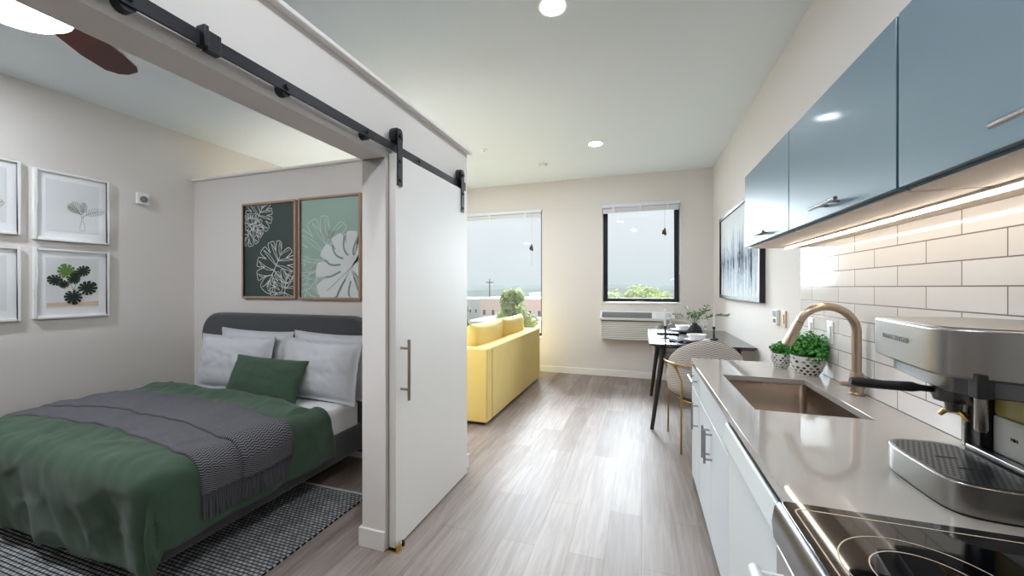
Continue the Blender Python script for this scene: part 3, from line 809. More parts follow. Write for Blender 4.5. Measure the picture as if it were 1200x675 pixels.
def draw2(mb, bx):
    leaf_drawing(mb, -2.40, 1.93, .66, R(160), bx, cY, .0006, .005, 1)
    leaf_drawing(mb, -2.62, 1.62, .42, R(165), bx, cY, .0006, .0045, 1)
    # one filled leaf
    x0, x1, y0, y1 = bx
    cx, cy, sc_, rot = -2.23, 1.53, .66, R(128)
    cr, sr = math.cos(rot), math.sin(rot)
    T = lambda p: (min(x1 - .001, max(x0, cx + p[0] * cr - p[1] * sr)), min(y1, max(y0 + .001, cy + p[0] * sr + p[1] * cr)))
    rim = [T((q[0], q[1] - sc_ * .42)) for q in heart(sc_, 240, .34)]
    mb.add([cY(T((0, 0)), .0012)] + [cY(p, .0012) for p in rim], [(0, i + 1, i + 2) for i in range(240)], mi=2)
    for c in clip([T((0, sc_ * (-.2 + .66 * i / 20))) for i in range(21)], x0, x1 - .003, y0, y1): ribbon(mb, c, .005, cY, .0018, 3)
    for sgn in (-1, 1):
        for k in range(5):
            c = .62 + (2.75 - .62) * k / 4
            for a_, b_, w_ in ((.16, .40, .017),):
                q = [T((sgn * sc_ * (a_ + (b_ - a_) * t) * math.sin(c), -sc_ * (a_ + (b_ - a_) * t) * math.cos(c) + .03 * math.sin(PI * t))) for t in [i / 10 for i in range(11)]]
                for cc in clip(q, x0, x1 - .003, y0 + .003, y1): ribbon(mb, cc, w_, cY, .0018, 3)
framed('framed_leaf_print', 'oak framed sage green print with a large white leaf above the bed, right one', -2.77, -2.125, 1.27, 2.13, .018, M['oak'], None, [M['sage'], M['inkp'], M['frost'], M['sagegap']], draw2)

def wall_frame(label, y0, y1, z0, z1, draw):
    f = thing('framed_botanical_photo', label, 'picture', (XL, (y0 + y1) / 2, z0), 'white framed plant pictures on the left wall')
    w = .016; xf = XL + .028
    fb = MB()
    for a, b, c, d in ((y0, y0 + w, z0, z1), (y1 - w, y1, z0, z1), (y0 + w, y1 - w, z0, z0 + w), (y0 + w, y1 - w, z1 - w, z1)): fb.box(XL + .001, xf, a, b, c, d)
    obj('picture_frame', fb, M['white'], f, bevel=.002)
    obj('mat_board', MB().box(XL + .002, XL + .014, y0 + w, y1 - w, z0 + w, z1 - w), M['mat'], f)
    i = .062
    p = MB().box(XL + .0145, XL + .0155, y0 + i, y1 - i, z0 + i + .012, z1 - i)
    draw(p, y0, y1, z0, z1)
    obj('photo_print', p, [M['photo'], M['leafd'], M['leafm'], M['leafg'], M['beige']], f, smooth=0, weld=False)
cX = lambda p, d: (XL + .0155 + d, p[0], p[1])
def frond(mb, x, y, L, ang, mi, n=16, spread=.36, bend=.6, w=.003):
    pts = []
    a = ang; px, py = x, y
    for i in range(n + 1):
        pts.append((px, py)); px += L / n * math.cos(a); py += L / n * math.sin(a); a += bend / n
    ribbon(mb, pts, .0022, cX, .0006, mi)
    for i in range(2, n):
        t = i / n; l = L * spread * math.sin(PI * (.15 + .8 * t)); 
        aa = math.atan2(pts[i + 1][1] - pts[i][1], pts[i + 1][0] - pts[i][0])
        for sg in (-1, 1):
            b = aa + sg * .75
            q = [(pts[i][0] + l * s * math.cos(b), pts[i][1] + l * s * math.sin(b)) for s in (0, .5, 1)]
            ribbon(mb, q, w * (1 - .2 * t), cX, .0008 + .0001 * (i % 3), mi)
def print_vase(mb, y0, y1, z0, z1):
    yc = y0 + .62 * (y1 - y0); zb = z0 + .18 * (z1 - z0)
    ribbon(mb, [(yc - .012, zb), (yc - .014, zb + .035), (yc - .004, zb + .075), (yc - .004, zb + .11)], .0018, cX, .0006, 3)
    ribbon(mb, [(yc + .012, zb), (yc + .014, zb + .035), (yc + .004, zb + .075), (yc + .004, zb + .11)], .0018, cX, .0006, 3)
    ribbon(mb, [(yc - .012, zb), (yc + .012, zb)], .0018, cX, .0006, 3)
    frond(mb, yc, zb + .10, .12, R(112), 3, 10, .46, .4, .0019); frond(mb, yc, zb + .10, .15, R(50), 3, 10, .3, -.9, .0019); frond(mb, yc - .01, zb + .12, .09, R(135), 3, 11, .34, .3, .0018); frond(mb, yc, zb + .12, .10, R(80), 3, 12, .3, .2, .0018)
def mleaf(mb, cx, cy, s, rot, mi, lift=0.):
    cr, sr = math.cos(rot), math.sin(rot); n = 160
    rim = [(cx + x * cr - (y - s * .42) * sr, cy + x * sr + (y - s * .42) * cr) for x, y in heart(s * 1.12, n, .5)]
    mb.add([cX((cx, cy), .001 + lift)] + [cX(p, .001 + lift) for p in rim], [(0, i + 1, i + 2) for i in range(n)], mi=mi)
def print_monstera(mb, y0, y1, z0, z1):
    W = y1 - y0; h = z1 - z0
    mb.add([cX(p, .0005) for p in ((y0 + .064, z0 + .17 * h), (y1 - .064, z0 + .165 * h), (y1 - .064, z0 + .235 * h), (y0 + .064, z0 + .22 * h))], [(0, 1, 2, 3)], mi=4)
    for kk, (fx, fy, s, rt, mi) in enumerate(((.42, .66, .085, 20, 2), (.62, .68, .066, -40, 1), (.28, .54, .066, 60, 1), (.50, .55, .06, -10, 1), (.38, .48, .05, 30, 1), (.67, .42, .09, -50, 1), (.49, .32, .085, -170, 1), (.52, .62, .05, -60, 1))):
        mleaf(mb, y0 + fx * W, z0 + fy * h, s * 1.12, R(rt), mi, .0004 * kk)
    for fx, fy in ((.42, .6), (.6, .64), (.64, .45)):
        ribbon(mb, [(y0 + fx * W, z0 + fy * h), (y0 + .5 * W, z0 + .40 * h)], .003, cX, .0007, 2)
def print_palm(mb, y0, y1, z0, z1):
    for k in range(5): frond(mb, y1 - .19, z0 + .16, .13, R(20 + 26 * k), 1 if k % 2 else 2, 11, .34, .3, .003)
def print_blank(mb, y0, y1, z0, z1):
    mleaf(mb, y0 + .15, z0 + .25, .1, R(30), 1); mleaf(mb, y0 + .2, z0 + .2, .08, R(-60), 2)
wall_frame('white framed photo of palm sprigs in a small vase on the left wall', 1.52, 1.93, 1.715, 2.225, print_vase)
wall_frame('white framed photo of dark split leaves, lower right of the left wall group', 1.52, 1.93, 1.145, 1.655, print_monstera)
wall_frame('white framed palm frond picture cut by the photo edge, upper left of the group', 1.05, 1.46, 1.735, 2.245, print_palm)
wall_frame('mostly white framed picture cut by the photo edge, lower left', 1.05, 1.46, 1.14, 1.65, print_blank)
al = thing('wall_alarm', 'small square white alarm sounder on the left bedroom wall', 'alarm', (XL, 2.155, 2.08))
obj('housing', MB().box(XL, XL + .03, 2.11, 2.20, 2.085, 2.185), M['white'], al, bevel=.008, bseg=3)
obj('sounder_grille', MB().cyl((XL + .03, 2.155, 2.13), (XL + .034, 2.155, 2.13), .028, seg=28), M['grille'], al)

# ------------------------------------------------------------------ living room: sofa
SX1 = -1.44; SX0 = -2.36; SY0, SY1 = 3.53, 5.63
sofa = thing('yellow_sofa', 'mustard yellow sofa seen from behind in front of the tall window', 'sofa', ((SX0 + SX1) / 2, (SY0 + SY1) / 2, 0))
obj('back', MB().box(SX1 - .18, SX1, SY0 + .14, SY1 - .14, .03, .765), M['sofa'], sofa, bevel=.018, bseg=3)
for nm, a, b in (('arm', SY0, SY0 + .14), ('arm', SY1 - .14, SY1)): obj(nm, MB().box(SX0, SX1, a, b, .03, .765), M['sofa'], sofa, bevel=.016, bseg=3)
obj('base', MB().box(SX0 + .02, SX1 - .18, SY0 + .14, SY1 - .14, .03, .28), M['sofa'], sofa, bevel=.015)
ym = (SY0 + SY1) / 2
for a, b in ((SY0 + .15, ym - .005), (ym + .005, SY1 - .15)):
    obj('seat_cushion', MB().box(SX0, SX1 - .2, a, b, .28, .44), M['sofa'], sofa, bevel=.04, bseg=4)
def cush(y0, y1, seed):
    mb = MB()
    def f(sg):
        def g(u, v):
            x = 2 * u - 1; y = 2 * v - 1
            th = ((1 - abs(x) ** 5) * (1 - abs(y) ** 4)) ** .4
            p = Vector((sg * (.11 * th + .0), x * (y1 - y0) / 2 * (1 - .02 * (1 - y * y)), y * .27 * (1 - .03 * (1 - x * x))))
            p.x += sg * .012 * N(x * 2 + seed, y * 2, 0) * th
            return Vector((SX1 - .325 + .12 * (p.z + .27) / .54 * .6 + p.x, (y0 + y1) / 2 + p.y, .715 + p.z)), (p.y, p.z)
        return g
    mb.grid(f(1), 30, 24); mb.grid(f(-1), 30, 24); return mb
for i, (a, b) in enumerate(((SY0 + .15, ym - .01), (ym + .01, SY1 - .16))): obj('back_cushion', cush(a, b, i * 5.), M['sofa'], sofa, smooth=60)
for x in (SX0 + .08, SX1 - .05):
    for y in (SY0 + .07, SY1 - .08): obj('foot', MB().cyl((x, y, 0), (x, y, .035), .018, .024, seg=14), M['rubber'], sofa)

# through-wall air conditioner
AX0, AX1, AZ0, AZ1 = -.60, .46, .575, 1.02
ac = thing('air_conditioner', 'white through-wall air conditioner with louvred front below the black framed window', 'air conditioner', ((AX0 + AX1) / 2, YF, AZ0))
obj('chassis', MB().box(AX0, AX1, YF - .05, YF - .001, AZ0, AZ1), M['acw'], ac, bevel=.006)
ft = MB().prism([(YF - .05, AZ0 + .29), (YF - .19, AZ0 + .31), (YF - .20, AZ0 + .34), (YF - .12, AZ1 - .012), (YF - .05, AZ1 - .01)], AX0 + .005, AX1 - .005, axis='x')
obj('top_cover', ft, M['white'], ac, bevel=.006)
gr = MB()
for k in range(9):
    t = k / 8; y = YF - .193 + .064 * t; z = AZ0 + .362 + .062 * t
    gr.box(AX0 + .04, AX0 + .74, y - .006, y + .004, z - .0026, z + .0026)
obj('outlet_grille', gr.add([(AX0 + .035, YF - .204, AZ0 + .352), (AX0 + .745, YF - .204, AZ0 + .352), (AX0 + .745, YF - .132, AZ1 - .018), (AX0 + .035, YF - .132, AZ1 - .018)], [(0, 1, 2, 3)]), M['grille'], ac, weld=False)
obj('control_panel', MB().add([(AX0 + .80, YF - .205, AZ0 + .352), (AX1 - .04, YF - .205, AZ0 + .352), (AX1 - .04, YF - .135, AZ1 - .02), (AX0 + .80, YF - .135, AZ1 - .02)], [(0, 1, 2, 3)]), M['dishw'], ac)
obj('louvre_gap_shade', MB().box(AX0 + .01, AX1 - .01, YF - .125, YF - .05, AZ0 + .01, AZ0 + .295), M['grille'], ac)  # darker grey puts the shade of the louvre gaps into the colour
lv = MB()
for k in range(10): lv.prism([(YF - .16, AZ0 + .020 + k * .0275), (YF - .12, AZ0 + .03 + k * .0275), (YF - .12, AZ0 + .038 + k * .0275), (YF - .157, AZ0 + .038 + k * .0275)], AX0 + .01, AX1 - .01, axis='x')
lv.box(AX0 + .005, AX0 + .03, YF - .165, YF - .05, AZ0 + .005, AZ0 + .3).box(AX1 - .03, AX1 - .005, YF - .165, YF - .05, AZ0 + .005, AZ0 + .3)
obj('louvre_panel', lv, M['acw'], ac)

# ------------------------------------------------------------------ dining table
TZT = .845
TX0, TX1, TY0, TY1 = .072, .955, 3.85, 5.24
tbl = thing('dining_table', 'black dining table with splayed tapered legs against the right wall', 'table', ((TX0 + TX1) / 2, (TY0 + TY1) / 2, 0))
tp = []
for (a, b, z) in ((0, 0, TZT), (.0, 0, TZT - .012), (.05, .05, TZT - .035)):
    tp.append([(TX0 + a, TY0 + b, z), (TX1 - a * .2, TY0 + b, z), (TX1 - a * .2, TY1 - b, z), (TX0 + a, TY1 - b, z)])
mb = MB(); vs = sum(tp, []); fs = [(0, 1, 2, 3), (11, 10, 9, 8)]
for L in (0, 4):
    for i in range(4): fs.append((L + i, L + 4 + i, L + 4 + (i + 1) % 4, L + (i + 1) % 4))
obj('tabletop', mb.add(vs, fs), M['tabletop'], tbl, bevel=.003)
for x0, y0, x1, y1 in ((.21, 4.06, .097, 3.975), (.21, 5.08, .115, 5.2), (.84, 4.06, .93, 3.975), (.84, 5.08, .93, 5.18)):
    obj('leg', MB().cyl((x1, y1, 0), (x0, y0, TZT - .03), .017, .028, seg=16), M['tableleg'], tbl)
obj('apron', MB().box(.17, .88, 4.02, 5.12, TZT - .06, TZT - .035), M['tableleg'], tbl, bevel=.004)

# dining chairs: curved shell wrapping a seat on a brass wire frame
def make_chair(label, fm, loc, rot):
    c = thing('dining_chair', label, 'chair', (0, 0, 0))
    def sh(off):
        def f(u, v):
            th = R(-205) + R(230) * u            # wraps the back (-y side)
            th = R(-90) + R(118) * (2 * u - 1)
            q = abs(2 * u - 1)
            top = .945 - .34 * q ** 1.75
            z = .43 + (top - .43) * v
            r = .255 + off + .02 * math.sin(v * PI) + .012 * v
            if v < .2: r -= .09 * (1 - v / .2) ** 2
            if v > .93: r -= off * ((v - .93) / .07) ** 2
            return (Vector((r * math.cos(th) * 1.0, r * math.sin(th) * .98, z)), (th * .26, z))
        return f
    mb = MB(); mb.grid(sh(.022), 44, 22); mb.grid(sh(-.022), 44, 22)
    for v in (0, 1): mb.grid(lambda u, w, v=v: ((sh(.022)(u, v)[0] * (1 - w) + sh(-.022)(u, v)[0] * w), sh(0)(u, v)[1]), 44, 1)
    for u in (0, 1): mb.grid(lambda w, v, u=u: ((sh(.022)(u, v)[0] * (1 - w) + sh(-.022)(u, v)[0] * w), sh(0)(u, v)[1]), 1, 22)
    obj('backrest', mb, fm, c, smooth=60, local=True)
    seat = MB().lathe([(.001, .0), (.20, .0), (.225, .02), (.23, .06), (.215, .09), (.15, .1), (.001, .1)], 0, .02, 40, z=.41)
    obj('seat', seat, fm, c, local=True)
    ring = MB().tube([(.322 * math.cos(R(a)), .316 * math.sin(R(a)), .735) for a in range(-195, 16, 5)], .007, 8)
    obj('back_rail', ring, M['brass'], c, local=True)
    for sx in (-1, 1):
        obj('leg', MB().tube([(sx * .205, -.235, 0), (sx * .20, -.215, .60), (sx * .262, -.184, .735)], .0085, 10), M['brass'], c, local=True)
        obj('leg', MB().tube([(sx * .275, .27, 0), (sx * .27, .20, .55), (sx * .318, .05, .735)], .0085, 10), M['brass'], c, local=True)
    obj('seat_ring', MB().tube([(.205 * math.cos(R(a)), .02 + .205 * math.sin(R(a)), .405) for a in range(0, 361, 10)], .007, 8, cap=False), M['brass'], c, local=True)
    c.location = loc; c.rotation_euler.z = rot
    return c
ch1 = make_chair('dining chair with zigzag woven round back and brass legs, nearest the camera', M['chair'], (.515, 3.69, 0), 0)
ch2 = dup(ch1, (.44, 5.50, 0), PI, 'dining chair at the far end of the black table near the air conditioner')

# table setting
def plate(x, y, r, z, m, nm, label, group=None):
    o = obj(nm, MB().lathe([(.001, .002), (r * .6, .002), (r, .016), (r, .019), (r * .6, .006), (.001, .006)], x, y, 36, z=z), m, loc=(x, y, z)); tag(o, label, 'plate', group); return o
def bowl(x, y, r, z, label):
    o = obj('soup_bowl', MB().lathe([(.001, .0), (r * .5, 0), (r * .85, .02), (r, .055), (r * .97, .056), (r * .8, .022), (r * .45, .006), (.001, .006)], x, y, 36, z=z), M['china'], loc=(x, y, z)); return tag(o, label, 'bowl')
plate(.50, 4.04, .135, TZT, M['darkchina'], 'dinner_plate', 'dark plate under the white bowl at the near place of the black table')
plate(.50, 4.04, .115, TZT + .016, M['china'], 'dinner_plate', 'white plate stacked on the dark plate at the near place')
bowl(.50, 4.04, .085, TZT + .026, 'white bowl on stacked plates just behind the zigzag chair back')
plate(.44, 4.95, .15, TZT, M['darkchina'], 'dinner_plate', 'dark plate at the far place of the black table')
plate(.44, 4.95, .125, TZT + .016, M['china'], 'dinner_plate', 'white plate stacked at the far place behind the black vase')
bowl(.47, 4.95, .09, TZT + .026, 'white bowl at the far place behind the black vase')
nk = obj('folded_napkin', MB().grid(lambda u, v: Vector((.25 + .13 * u + .02 * v, 4.02 + .17 * v, TZT + .006 + .012 * abs(N(u * 3, v * 3, 2.)) + .006 * math.sin(u * 9))), 14, 14), M['napkin'], solid=.006, smooth=60)
tag(nk, 'blue grey folded napkin lying left of the near plates on the black table', 'napkin')
nk2 = obj('place_tray', MB().prism(rrect(.17, .40, 4.62, 4.78, .03), TZT, TZT + .02), M['vase'], bevel=.004); tag(nk2, 'low dark rectangular tray on the table beside the left candle', 'tray')
def wineglass(x, y, label, h=.2):
    g = thing('wine_glass', label, 'wine glass', (x, y, TZT), 'wine glasses on the dining table')
    obj('bowl', MB().lathe([(.005, h * .46), (.028, h * .52), (.040, h * .68), (.038, h * .85), (.031, h)], x, y, 28, z=TZT), M['wglass'], g)
    obj('stem', MB().lathe([(.034, 0), (.034, .002), (.006, .006), (.0035, .02), (.0035, h * .42), (.005, h * .46)], x, y, 24, z=TZT), M['wglass'], g)
wineglass(.29, 4.72, 'clear wine glass beside the left candle on the dining table', .23)
wineglass(.585, 4.23, 'clear wine glass in front of the green sprigs on the dining table', .23)
def candle(x, y, label):
    c = thing('candlestick', label, 'candlestick', (x, y, TZT), 'candlesticks on the dining table')
    obj('holder', MB().lathe([(.001, 0), (.042, 0), (.042, .008), (.012, .016), (.008, .05), (.012, .056), (.008, .064), (.008, .10), (.014, .106), (.014, .128), (.001, .128)], x, y, 24, z=TZT), M['black'], c)
    obj('taper_candle', MB().lathe([(.010, .128), (.008, .30), (.003, .306), (.001, .306)], x, y, 16, z=TZT), M['wax'], c)
    obj('wick', MB().cyl((x, y, TZT + .30), (x, y, TZT + .318), .001, seg=6), M['dark'], c)
candle(.235, 4.30, 'black candlestick with white taper at the left of the dining table')
candle(.70, 4.38, 'black candlestick with white taper at the right of the dining table')
vs_ = thing('bud_vase', 'matt black bulbous vase holding green sprigs on the dining table', 'vase', (.535, 4.50, TZT))
obj('vase_body', MB().lathe([(.001, 0), (.05, 0), (.075, .03), (.08, .06), (.06, .11), (.03, .135), (.026, .15), (.02, .148), (.018, .13)], .535, 4.50, 32, z=TZT), M['vase'], vs_)
sg = MB(); sl = MB(); rnd = random.Random(12)
for k in range(15):
    a = rnd.uniform(0, 2 * PI); L = rnd.uniform(.16, .30); lean = rnd.uniform(.5, 1.25)
    if k < 4: a = rnd.uniform(-.4, .3); L = .34; lean = 1.2
    base = Vector((.535, 4.50, TZT + .14)); d = Vector((math.cos(a) * math.sin(lean), math.sin(a) * math.sin(lean) * .7, math.cos(lean)))
    pts = [base + d * (L * t) + Vector((0, 0, -.10 * L * t * t + .03 * math.sin(t * 3))) for t in (0, .33, .66, 1)]
    sg.tube(pts, .0022, 5)
    for j in range(14):
        t = .25 + .75 * j / 13; p = base + d * (L * t) + Vector((0, 0, -.10 * L * t * t + .03 * math.sin(t * 3)))
        s = .040 * rnd.uniform(.7, 1.2); tt = Vector((rnd.uniform(-1, 1), rnd.uniform(-1, 1), rnd.uniform(-.2, .9))).normalized(); nn = tt.cross(Vector((rnd.uniform(-1, 1), rnd.uniform(-1, 1), 1))).normalized()
        sl.add([p, p + tt * s * .5 + nn * s * .22, p + tt * s, p + tt * s * .5 - nn * s * .22], [(0, 1, 2, 3)])
obj('sprig_stem', sg, M['stem'], vs_); obj('sprig_leaves', sl, M['herb2'], vs_, smooth=0, weld=False)

# ------------------------------------------------------------------ right wall
AB0, AB1, ABZ0, ABZ1 = 3.70, 5.445, 1.243, 2.225
ab = thing('abstract_painting', 'large black framed abstract of blue and black vertical streaks on the right wall', 'painting', (XR, AB0, ABZ0))
fb = MB(); w = .035; xf = XR - .045
for a, b, c, d in ((AB0, AB0 + w, ABZ0, ABZ1), (AB1 - w, AB1, ABZ0, ABZ1), (AB0 + w, AB1 - w, ABZ0, ABZ0 + w), (AB0 + w, AB1 - w, ABZ1 - w, ABZ1)): fb.box(xf, XR - .001, a, b, c, d)
obj('picture_frame', fb, M['black'], ab, bevel=.002)
obj('canvas', MB().box(XR - .03, XR - .002, AB0 + w, AB1 - w, ABZ0 + w, ABZ1 - w), M['abst'], ab)
th = thing('wall_thermostat', 'small white thermostat with grey display on the right wall past the worktop', 'thermostat', (XR, 3.36, 1.15))
obj('housing', MB().box(XR - .022, XR, 3.35, 3.45, 1.09, 1.205), M['white'], th, bevel=.004)
obj('display', MB().box(XR - .024, XR - .02, 3.365, 3.435, 1.15, 1.195), M['lcd'], th)
obj('buttons', MB().box(XR - .025, XR - .02, 3.375, 3.395, 1.105, 1.135).box(XR - .025, XR - .02, 3.405, 3.425, 1.105, 1.135), M['lcd'], th)
sw = thing('light_switch', 'beige light switch plate beside the thermostat', 'light switch', (XR, 3.21, 1.14))
obj('plate', MB().box(XR - .010, XR, 3.205, 3.285, 1.085, 1.205), M['beige'], sw, bevel=.003)
obj('rocker', MB().box(XR - .016, XR - .008, 3.228, 3.262, 1.112, 1.178), M['beige'], sw, bevel=.003)

# ------------------------------------------------------------------ kitchen
bs = struct('wall_backsplash', MB().box(XR - .012, XR, -1.2, 2.92, .84, 1.62), M['tile'])
CT = .885; CX = .319; FXF = .329; KY1 = 2.92
# worktop with the sink cut-out
SKX0, SKX1, SKY0, SKY1 = .432, .817, 1.766, 2.42
ct = MB(); z0, z1 = CT - .03, CT
# outer ring split: connect each inner point to outline via 4 strips
xs = [CX, SKX0, SKX1, XR - .012]; ys = [1.022, SKY0, SKY1, KY1]
V = {}; vs = []
for zz in (z0, z1):
    for i in range(4):
        for j in range(4): V[(i, j, zz)] = len(vs); vs.append((xs[i], ys[j], zz))
fs = []
for i in range(3):
    for j in range(3):
        if (i, j) == (1, 1): continue
        fs.append((V[i, j, z1], V[i + 1, j, z1], V[i + 1, j + 1, z1], V[i, j + 1, z1])); fs.append((V[i, j, z0], V[i, j + 1, z0], V[i + 1, j + 1, z0], V[i + 1, j, z0]))
for i in range(3):
    fs.append((V[i, 0, z0], V[i + 1, 0, z0], V[i + 1, 0, z1], V[i, 0, z1])); fs.append((V[i, 3, z0], V[i, 3, z1], V[i + 1, 3, z1], V[i + 1, 3, z0]))
    fs.append((V[0, i, z0], V[0, i, z1], V[0, i + 1, z1], V[0, i + 1, z0])); fs.append((V[3, i, z0], V[3, i + 1, z0], V[3, i + 1, z1], V[3, i, z1]))
fs += [(V[1, 1, z0], V[1, 1, z1], V[2, 1, z1], V[2, 1, z0]), (V[1, 2, z0], V[2, 2, z0], V[2, 2, z1], V[1, 2, z1]), (V[1, 1, z0], V[1, 2, z0], V[1, 2, z1], V[1, 1, z1]), (V[2, 1, z0], V[2, 1, z1], V[2, 2, z1], V[2, 2, z0])]
wt = obj('kitchen_worktop', ct.add(vs, fs), M['quartz'], bevel=.002); tag(wt, 'polished taupe quartz worktop running along the tiled wall', 'worktop')
# sink
sk = thing('kitchen_sink', 'rectangular undermount stainless sink set in the quartz worktop', 'sink', ((SKX0 + SKX1) / 2, (SKY0 + SKY1) / 2, .70))
sm = MB(); lev = [(0.004, CT - .031), (-.004, CT - .033), (.0, CT - .19), (.02, CT - .21)]
rings = [rrect(SKX0 - .006 + a, SKX1 + .006 - a, SKY0 - .006 + a, SKY1 + .006 - a, .03, 5) for a, _ in lev]
n = len(rings[0]); vs = []; fs = []
for (a, z), rg in zip(lev, rings): vs += [(p[0], p[1], z) for p in rg]
for i in range(3): fs += [(i * n + k, i * n + (k + 1) % n, (i + 1) * n + (k + 1) % n, (i + 1) * n + k) for k in range(n)]
fs.append(tuple(3 * n + k for k in range(n)))
obj('basin', sm.add(vs, fs), mat_brushed('sink_steel', (160, 146, 134), .3, 1), sk, smooth=50)
obj('drain', MB().lathe([(.001, .004), (.03, .004), (.042, .006), (.045, .001)], .63, 2.09, 28, z=CT - .21), M['steeld'], sk)

# faucet
fc = thing('kitchen_faucet', 'champagne bronze gooseneck faucet behind the sink', 'faucet', (.925, 2.156, CT))
obj('base_body', MB().lathe([(.030, 0), (.030, .006), (.024, .012), (.0235, .085), (.021, .095), (.001, .095)], .925, 2.156, 28, z=CT, cap=True), M['bronze'], fc)
fx, fy = .925, 2.156; ra = .107
path = [(fx, fy, CT + .09), (fx, fy, CT + .27)] + [(fx - ra + ra * math.cos(R(a)), fy, CT + .27 + ra * math.sin(R(a))) for a in range(10, 161, 10)]
obj('spout', MB().tube(path, .0172, 20), M['bronze'], fc)
pe = Vector(path[-1]); dd = (pe - Vector(path[-2])).normalized()
obj('spray_head', MB().tube([pe + dd * .003, pe + dd * .02, pe + dd * .115, pe + dd * .118], [.0182, .0185, .0205, .018], 20), M['bronze'], fc)
obj('joint_ring', MB().tube([pe - dd * .002, pe + dd * .004], .0165, 20), M['rubber'], fc)
obj('lever', MB().cyl((.863, 2.141, CT + .047), (.908, 2.151, CT + .045), .0095, .012).cyl((.903, 2.151, CT + .045), (.948, 2.156, CT + .038), .0195), M['bronze'], fc, bevel=.003)

fc.scale = (1.054,) * 3  # faucet scaled about the camera; sink and range numbers carry the same scaling

# base units
def bar_handle(p0, p1, out, r=.006, post=.02):
    """bar between p0 and p1 (on the face); stands off along out"""
    a, b, o = Vector(p0), Vector(p1), Vector(out); d = (b - a).normalized()
    mb = MB().cyl(a + o, b + o, r, seg=12)
    for q in (a + d * post, b - d * post): mb.cyl(q, q + o, r * .8, seg=10)
    return mb
def cabinet(name, label, y0, y1, doors, drawer, hz):
    c = thing(name, label, 'cabinet', ((FXF + XR) / 2, (y0 + y1) / 2, 0))
    cc = MB().box(FXF + .02, XR - .02, y0 + .001, y0 + .019, .10, CT - .03).box(FXF + .02, XR - .02, y1 - .019, y1 - .001, .10, CT - .03)
    cc.box(FXF + .02, XR - .02, y0 + .019, y1 - .019, .10, .118).box(XR - .038, XR - .02, y0 + .019, y1 - .019, .118, CT - .03)
    obj('carcass', cc, M['cabw'], c)
    obj('toe_kick', MB().box(FXF + .07, FXF + .085, y0, y1, 0, .10), M['dark'], c)
    zt = CT - .034; zd = .70
    w = (y1 - y0)
    if drawer == 'drawer':
        d = obj('drawer', MB().box(FXF, FXF + .019, y0 + .0015, y1 - .0015, zd + .002, zt), M['cabw'], c, bevel=.0015)
        obj('handle', bar_handle((FXF, y0 + .06, .785), (FXF, y1 - .06, .785), (-.032, 0, 0)), M['chrome'], d)
    else: obj('false_front', MB().box(FXF, FXF + .019, y0 + .0015, y1 - .0015, zd + .002, zt), M['cabw'], c, bevel=.0015)
    n = doors
    for i in range(n):
        a = y0 + w * i / n; b = y0 + w * (i + 1) / n
        d = obj('door', MB().box(FXF, FXF + .019, a + .0015, b - .0015, .105, zd - .002), M['cabw'], c, bevel=.0015)
        hy = hz[i]
        obj('handle', bar_handle((FXF, hy, .503), (FXF, hy, .666), (-.034, 0, 0)), M['chrome'], d)
    return c
cabinet('base_cabinet', 'narrow pale cabinet with drawer at the far end of the worktop', 2.557, 2.885, 1, 'drawer', (2.597,))
cabinet('base_cabinet', 'pale two door cabinet under the sink', 1.735, 2.555, 2, '', (2.11, 2.18))
obj_end = obj('end_panel', MB().box(FXF, XR - .016, 2.886, 2.902, 0, CT - .031), M['cabw']); tag(obj_end, 'pale panel closing the far end of the base cabinets beside the dining chair', 'panel')
# dishwasher
dw = thing('dishwasher', 'white dishwasher with sloping control strip below the worktop', 'dishwasher', ((FXF + XR) / 2, 1.41, 0))
DY0_, DY1_ = 1.08, 1.732
obj('body', MB().box(FXF + .025, XR - .05, DY0_ + .004, DY1_ - .004, .10, CT - .032), M['dark'], dw)
obj('door_panel', MB().box(FXF - .002, FXF + .022, DY0_ + .003, DY1_ - .003, .11, CT - .135), M['dishw'], dw, bevel=.004)
obj('control_strip', MB().prism([(FXF + .02, CT - .128), (FXF - .016, CT - .128), (FXF - .022, CT - .12), (FXF - .012, CT - .056), (FXF - .006, CT - .052), (FXF + .004, CT - .056), (FXF + .02, CT - .075)], DY0_ + .003, DY1_ - .003, axis='y'), M['dishw'], dw, bevel=.002)
obj('toe_plate', MB().box(FXF + .06, FXF + .075, DY0_, DY1_, 0, .10), M['dark'], dw)
fl = obj('filler_strip', MB().box(FXF, FXF + .03, 1.024, 1.076, .0, CT - .032), M['cabw']); tag(fl, 'thin pale filler strip between dishwasher and cooker', 'panel')
# cooker
rg = thing('electric_range', 'black glass top electric range with stainless front, bottom right', 'cooker', (.61, .58, 0))
RX = .2825; RYa, RYb = .216, 1.018
obj('body', MB().box(RX + .03, XR - .02, RYa, RYb - .002, .0, CT - .005), M['steeld'], rg)
obj('front_rim', MB().prism([(RX, CT - .08), (RX - .004, CT - .04), (RX + .001, CT - .007), (RX + .010, CT + .004), (RX + .03, CT + .004), (RX + .03, CT - .08)], RYa, RYb - .002, axis='y'), M['steeld'], rg, bevel=.004, bseg=3)
obj('oven_door', MB().box(RX + .004, RX + .029, RYa + .004, RYb - .006, .16, CT - .088), M['steel'], rg, bevel=.006)
od = bar_handle((RX + .004, RYa + .03, CT - .135), (RX + .004, RYb - .04, CT - .135), (-.05, 0, 0), .013, .02)
obj('oven_handle', od, M['white'], rg)
gl = obj('glass_top', MB().prism(rrect(RX + .014, XR - .03, RYa, RYb, .012), CT - .005, CT + .006), M['glassblk'], rg, bevel=.002)
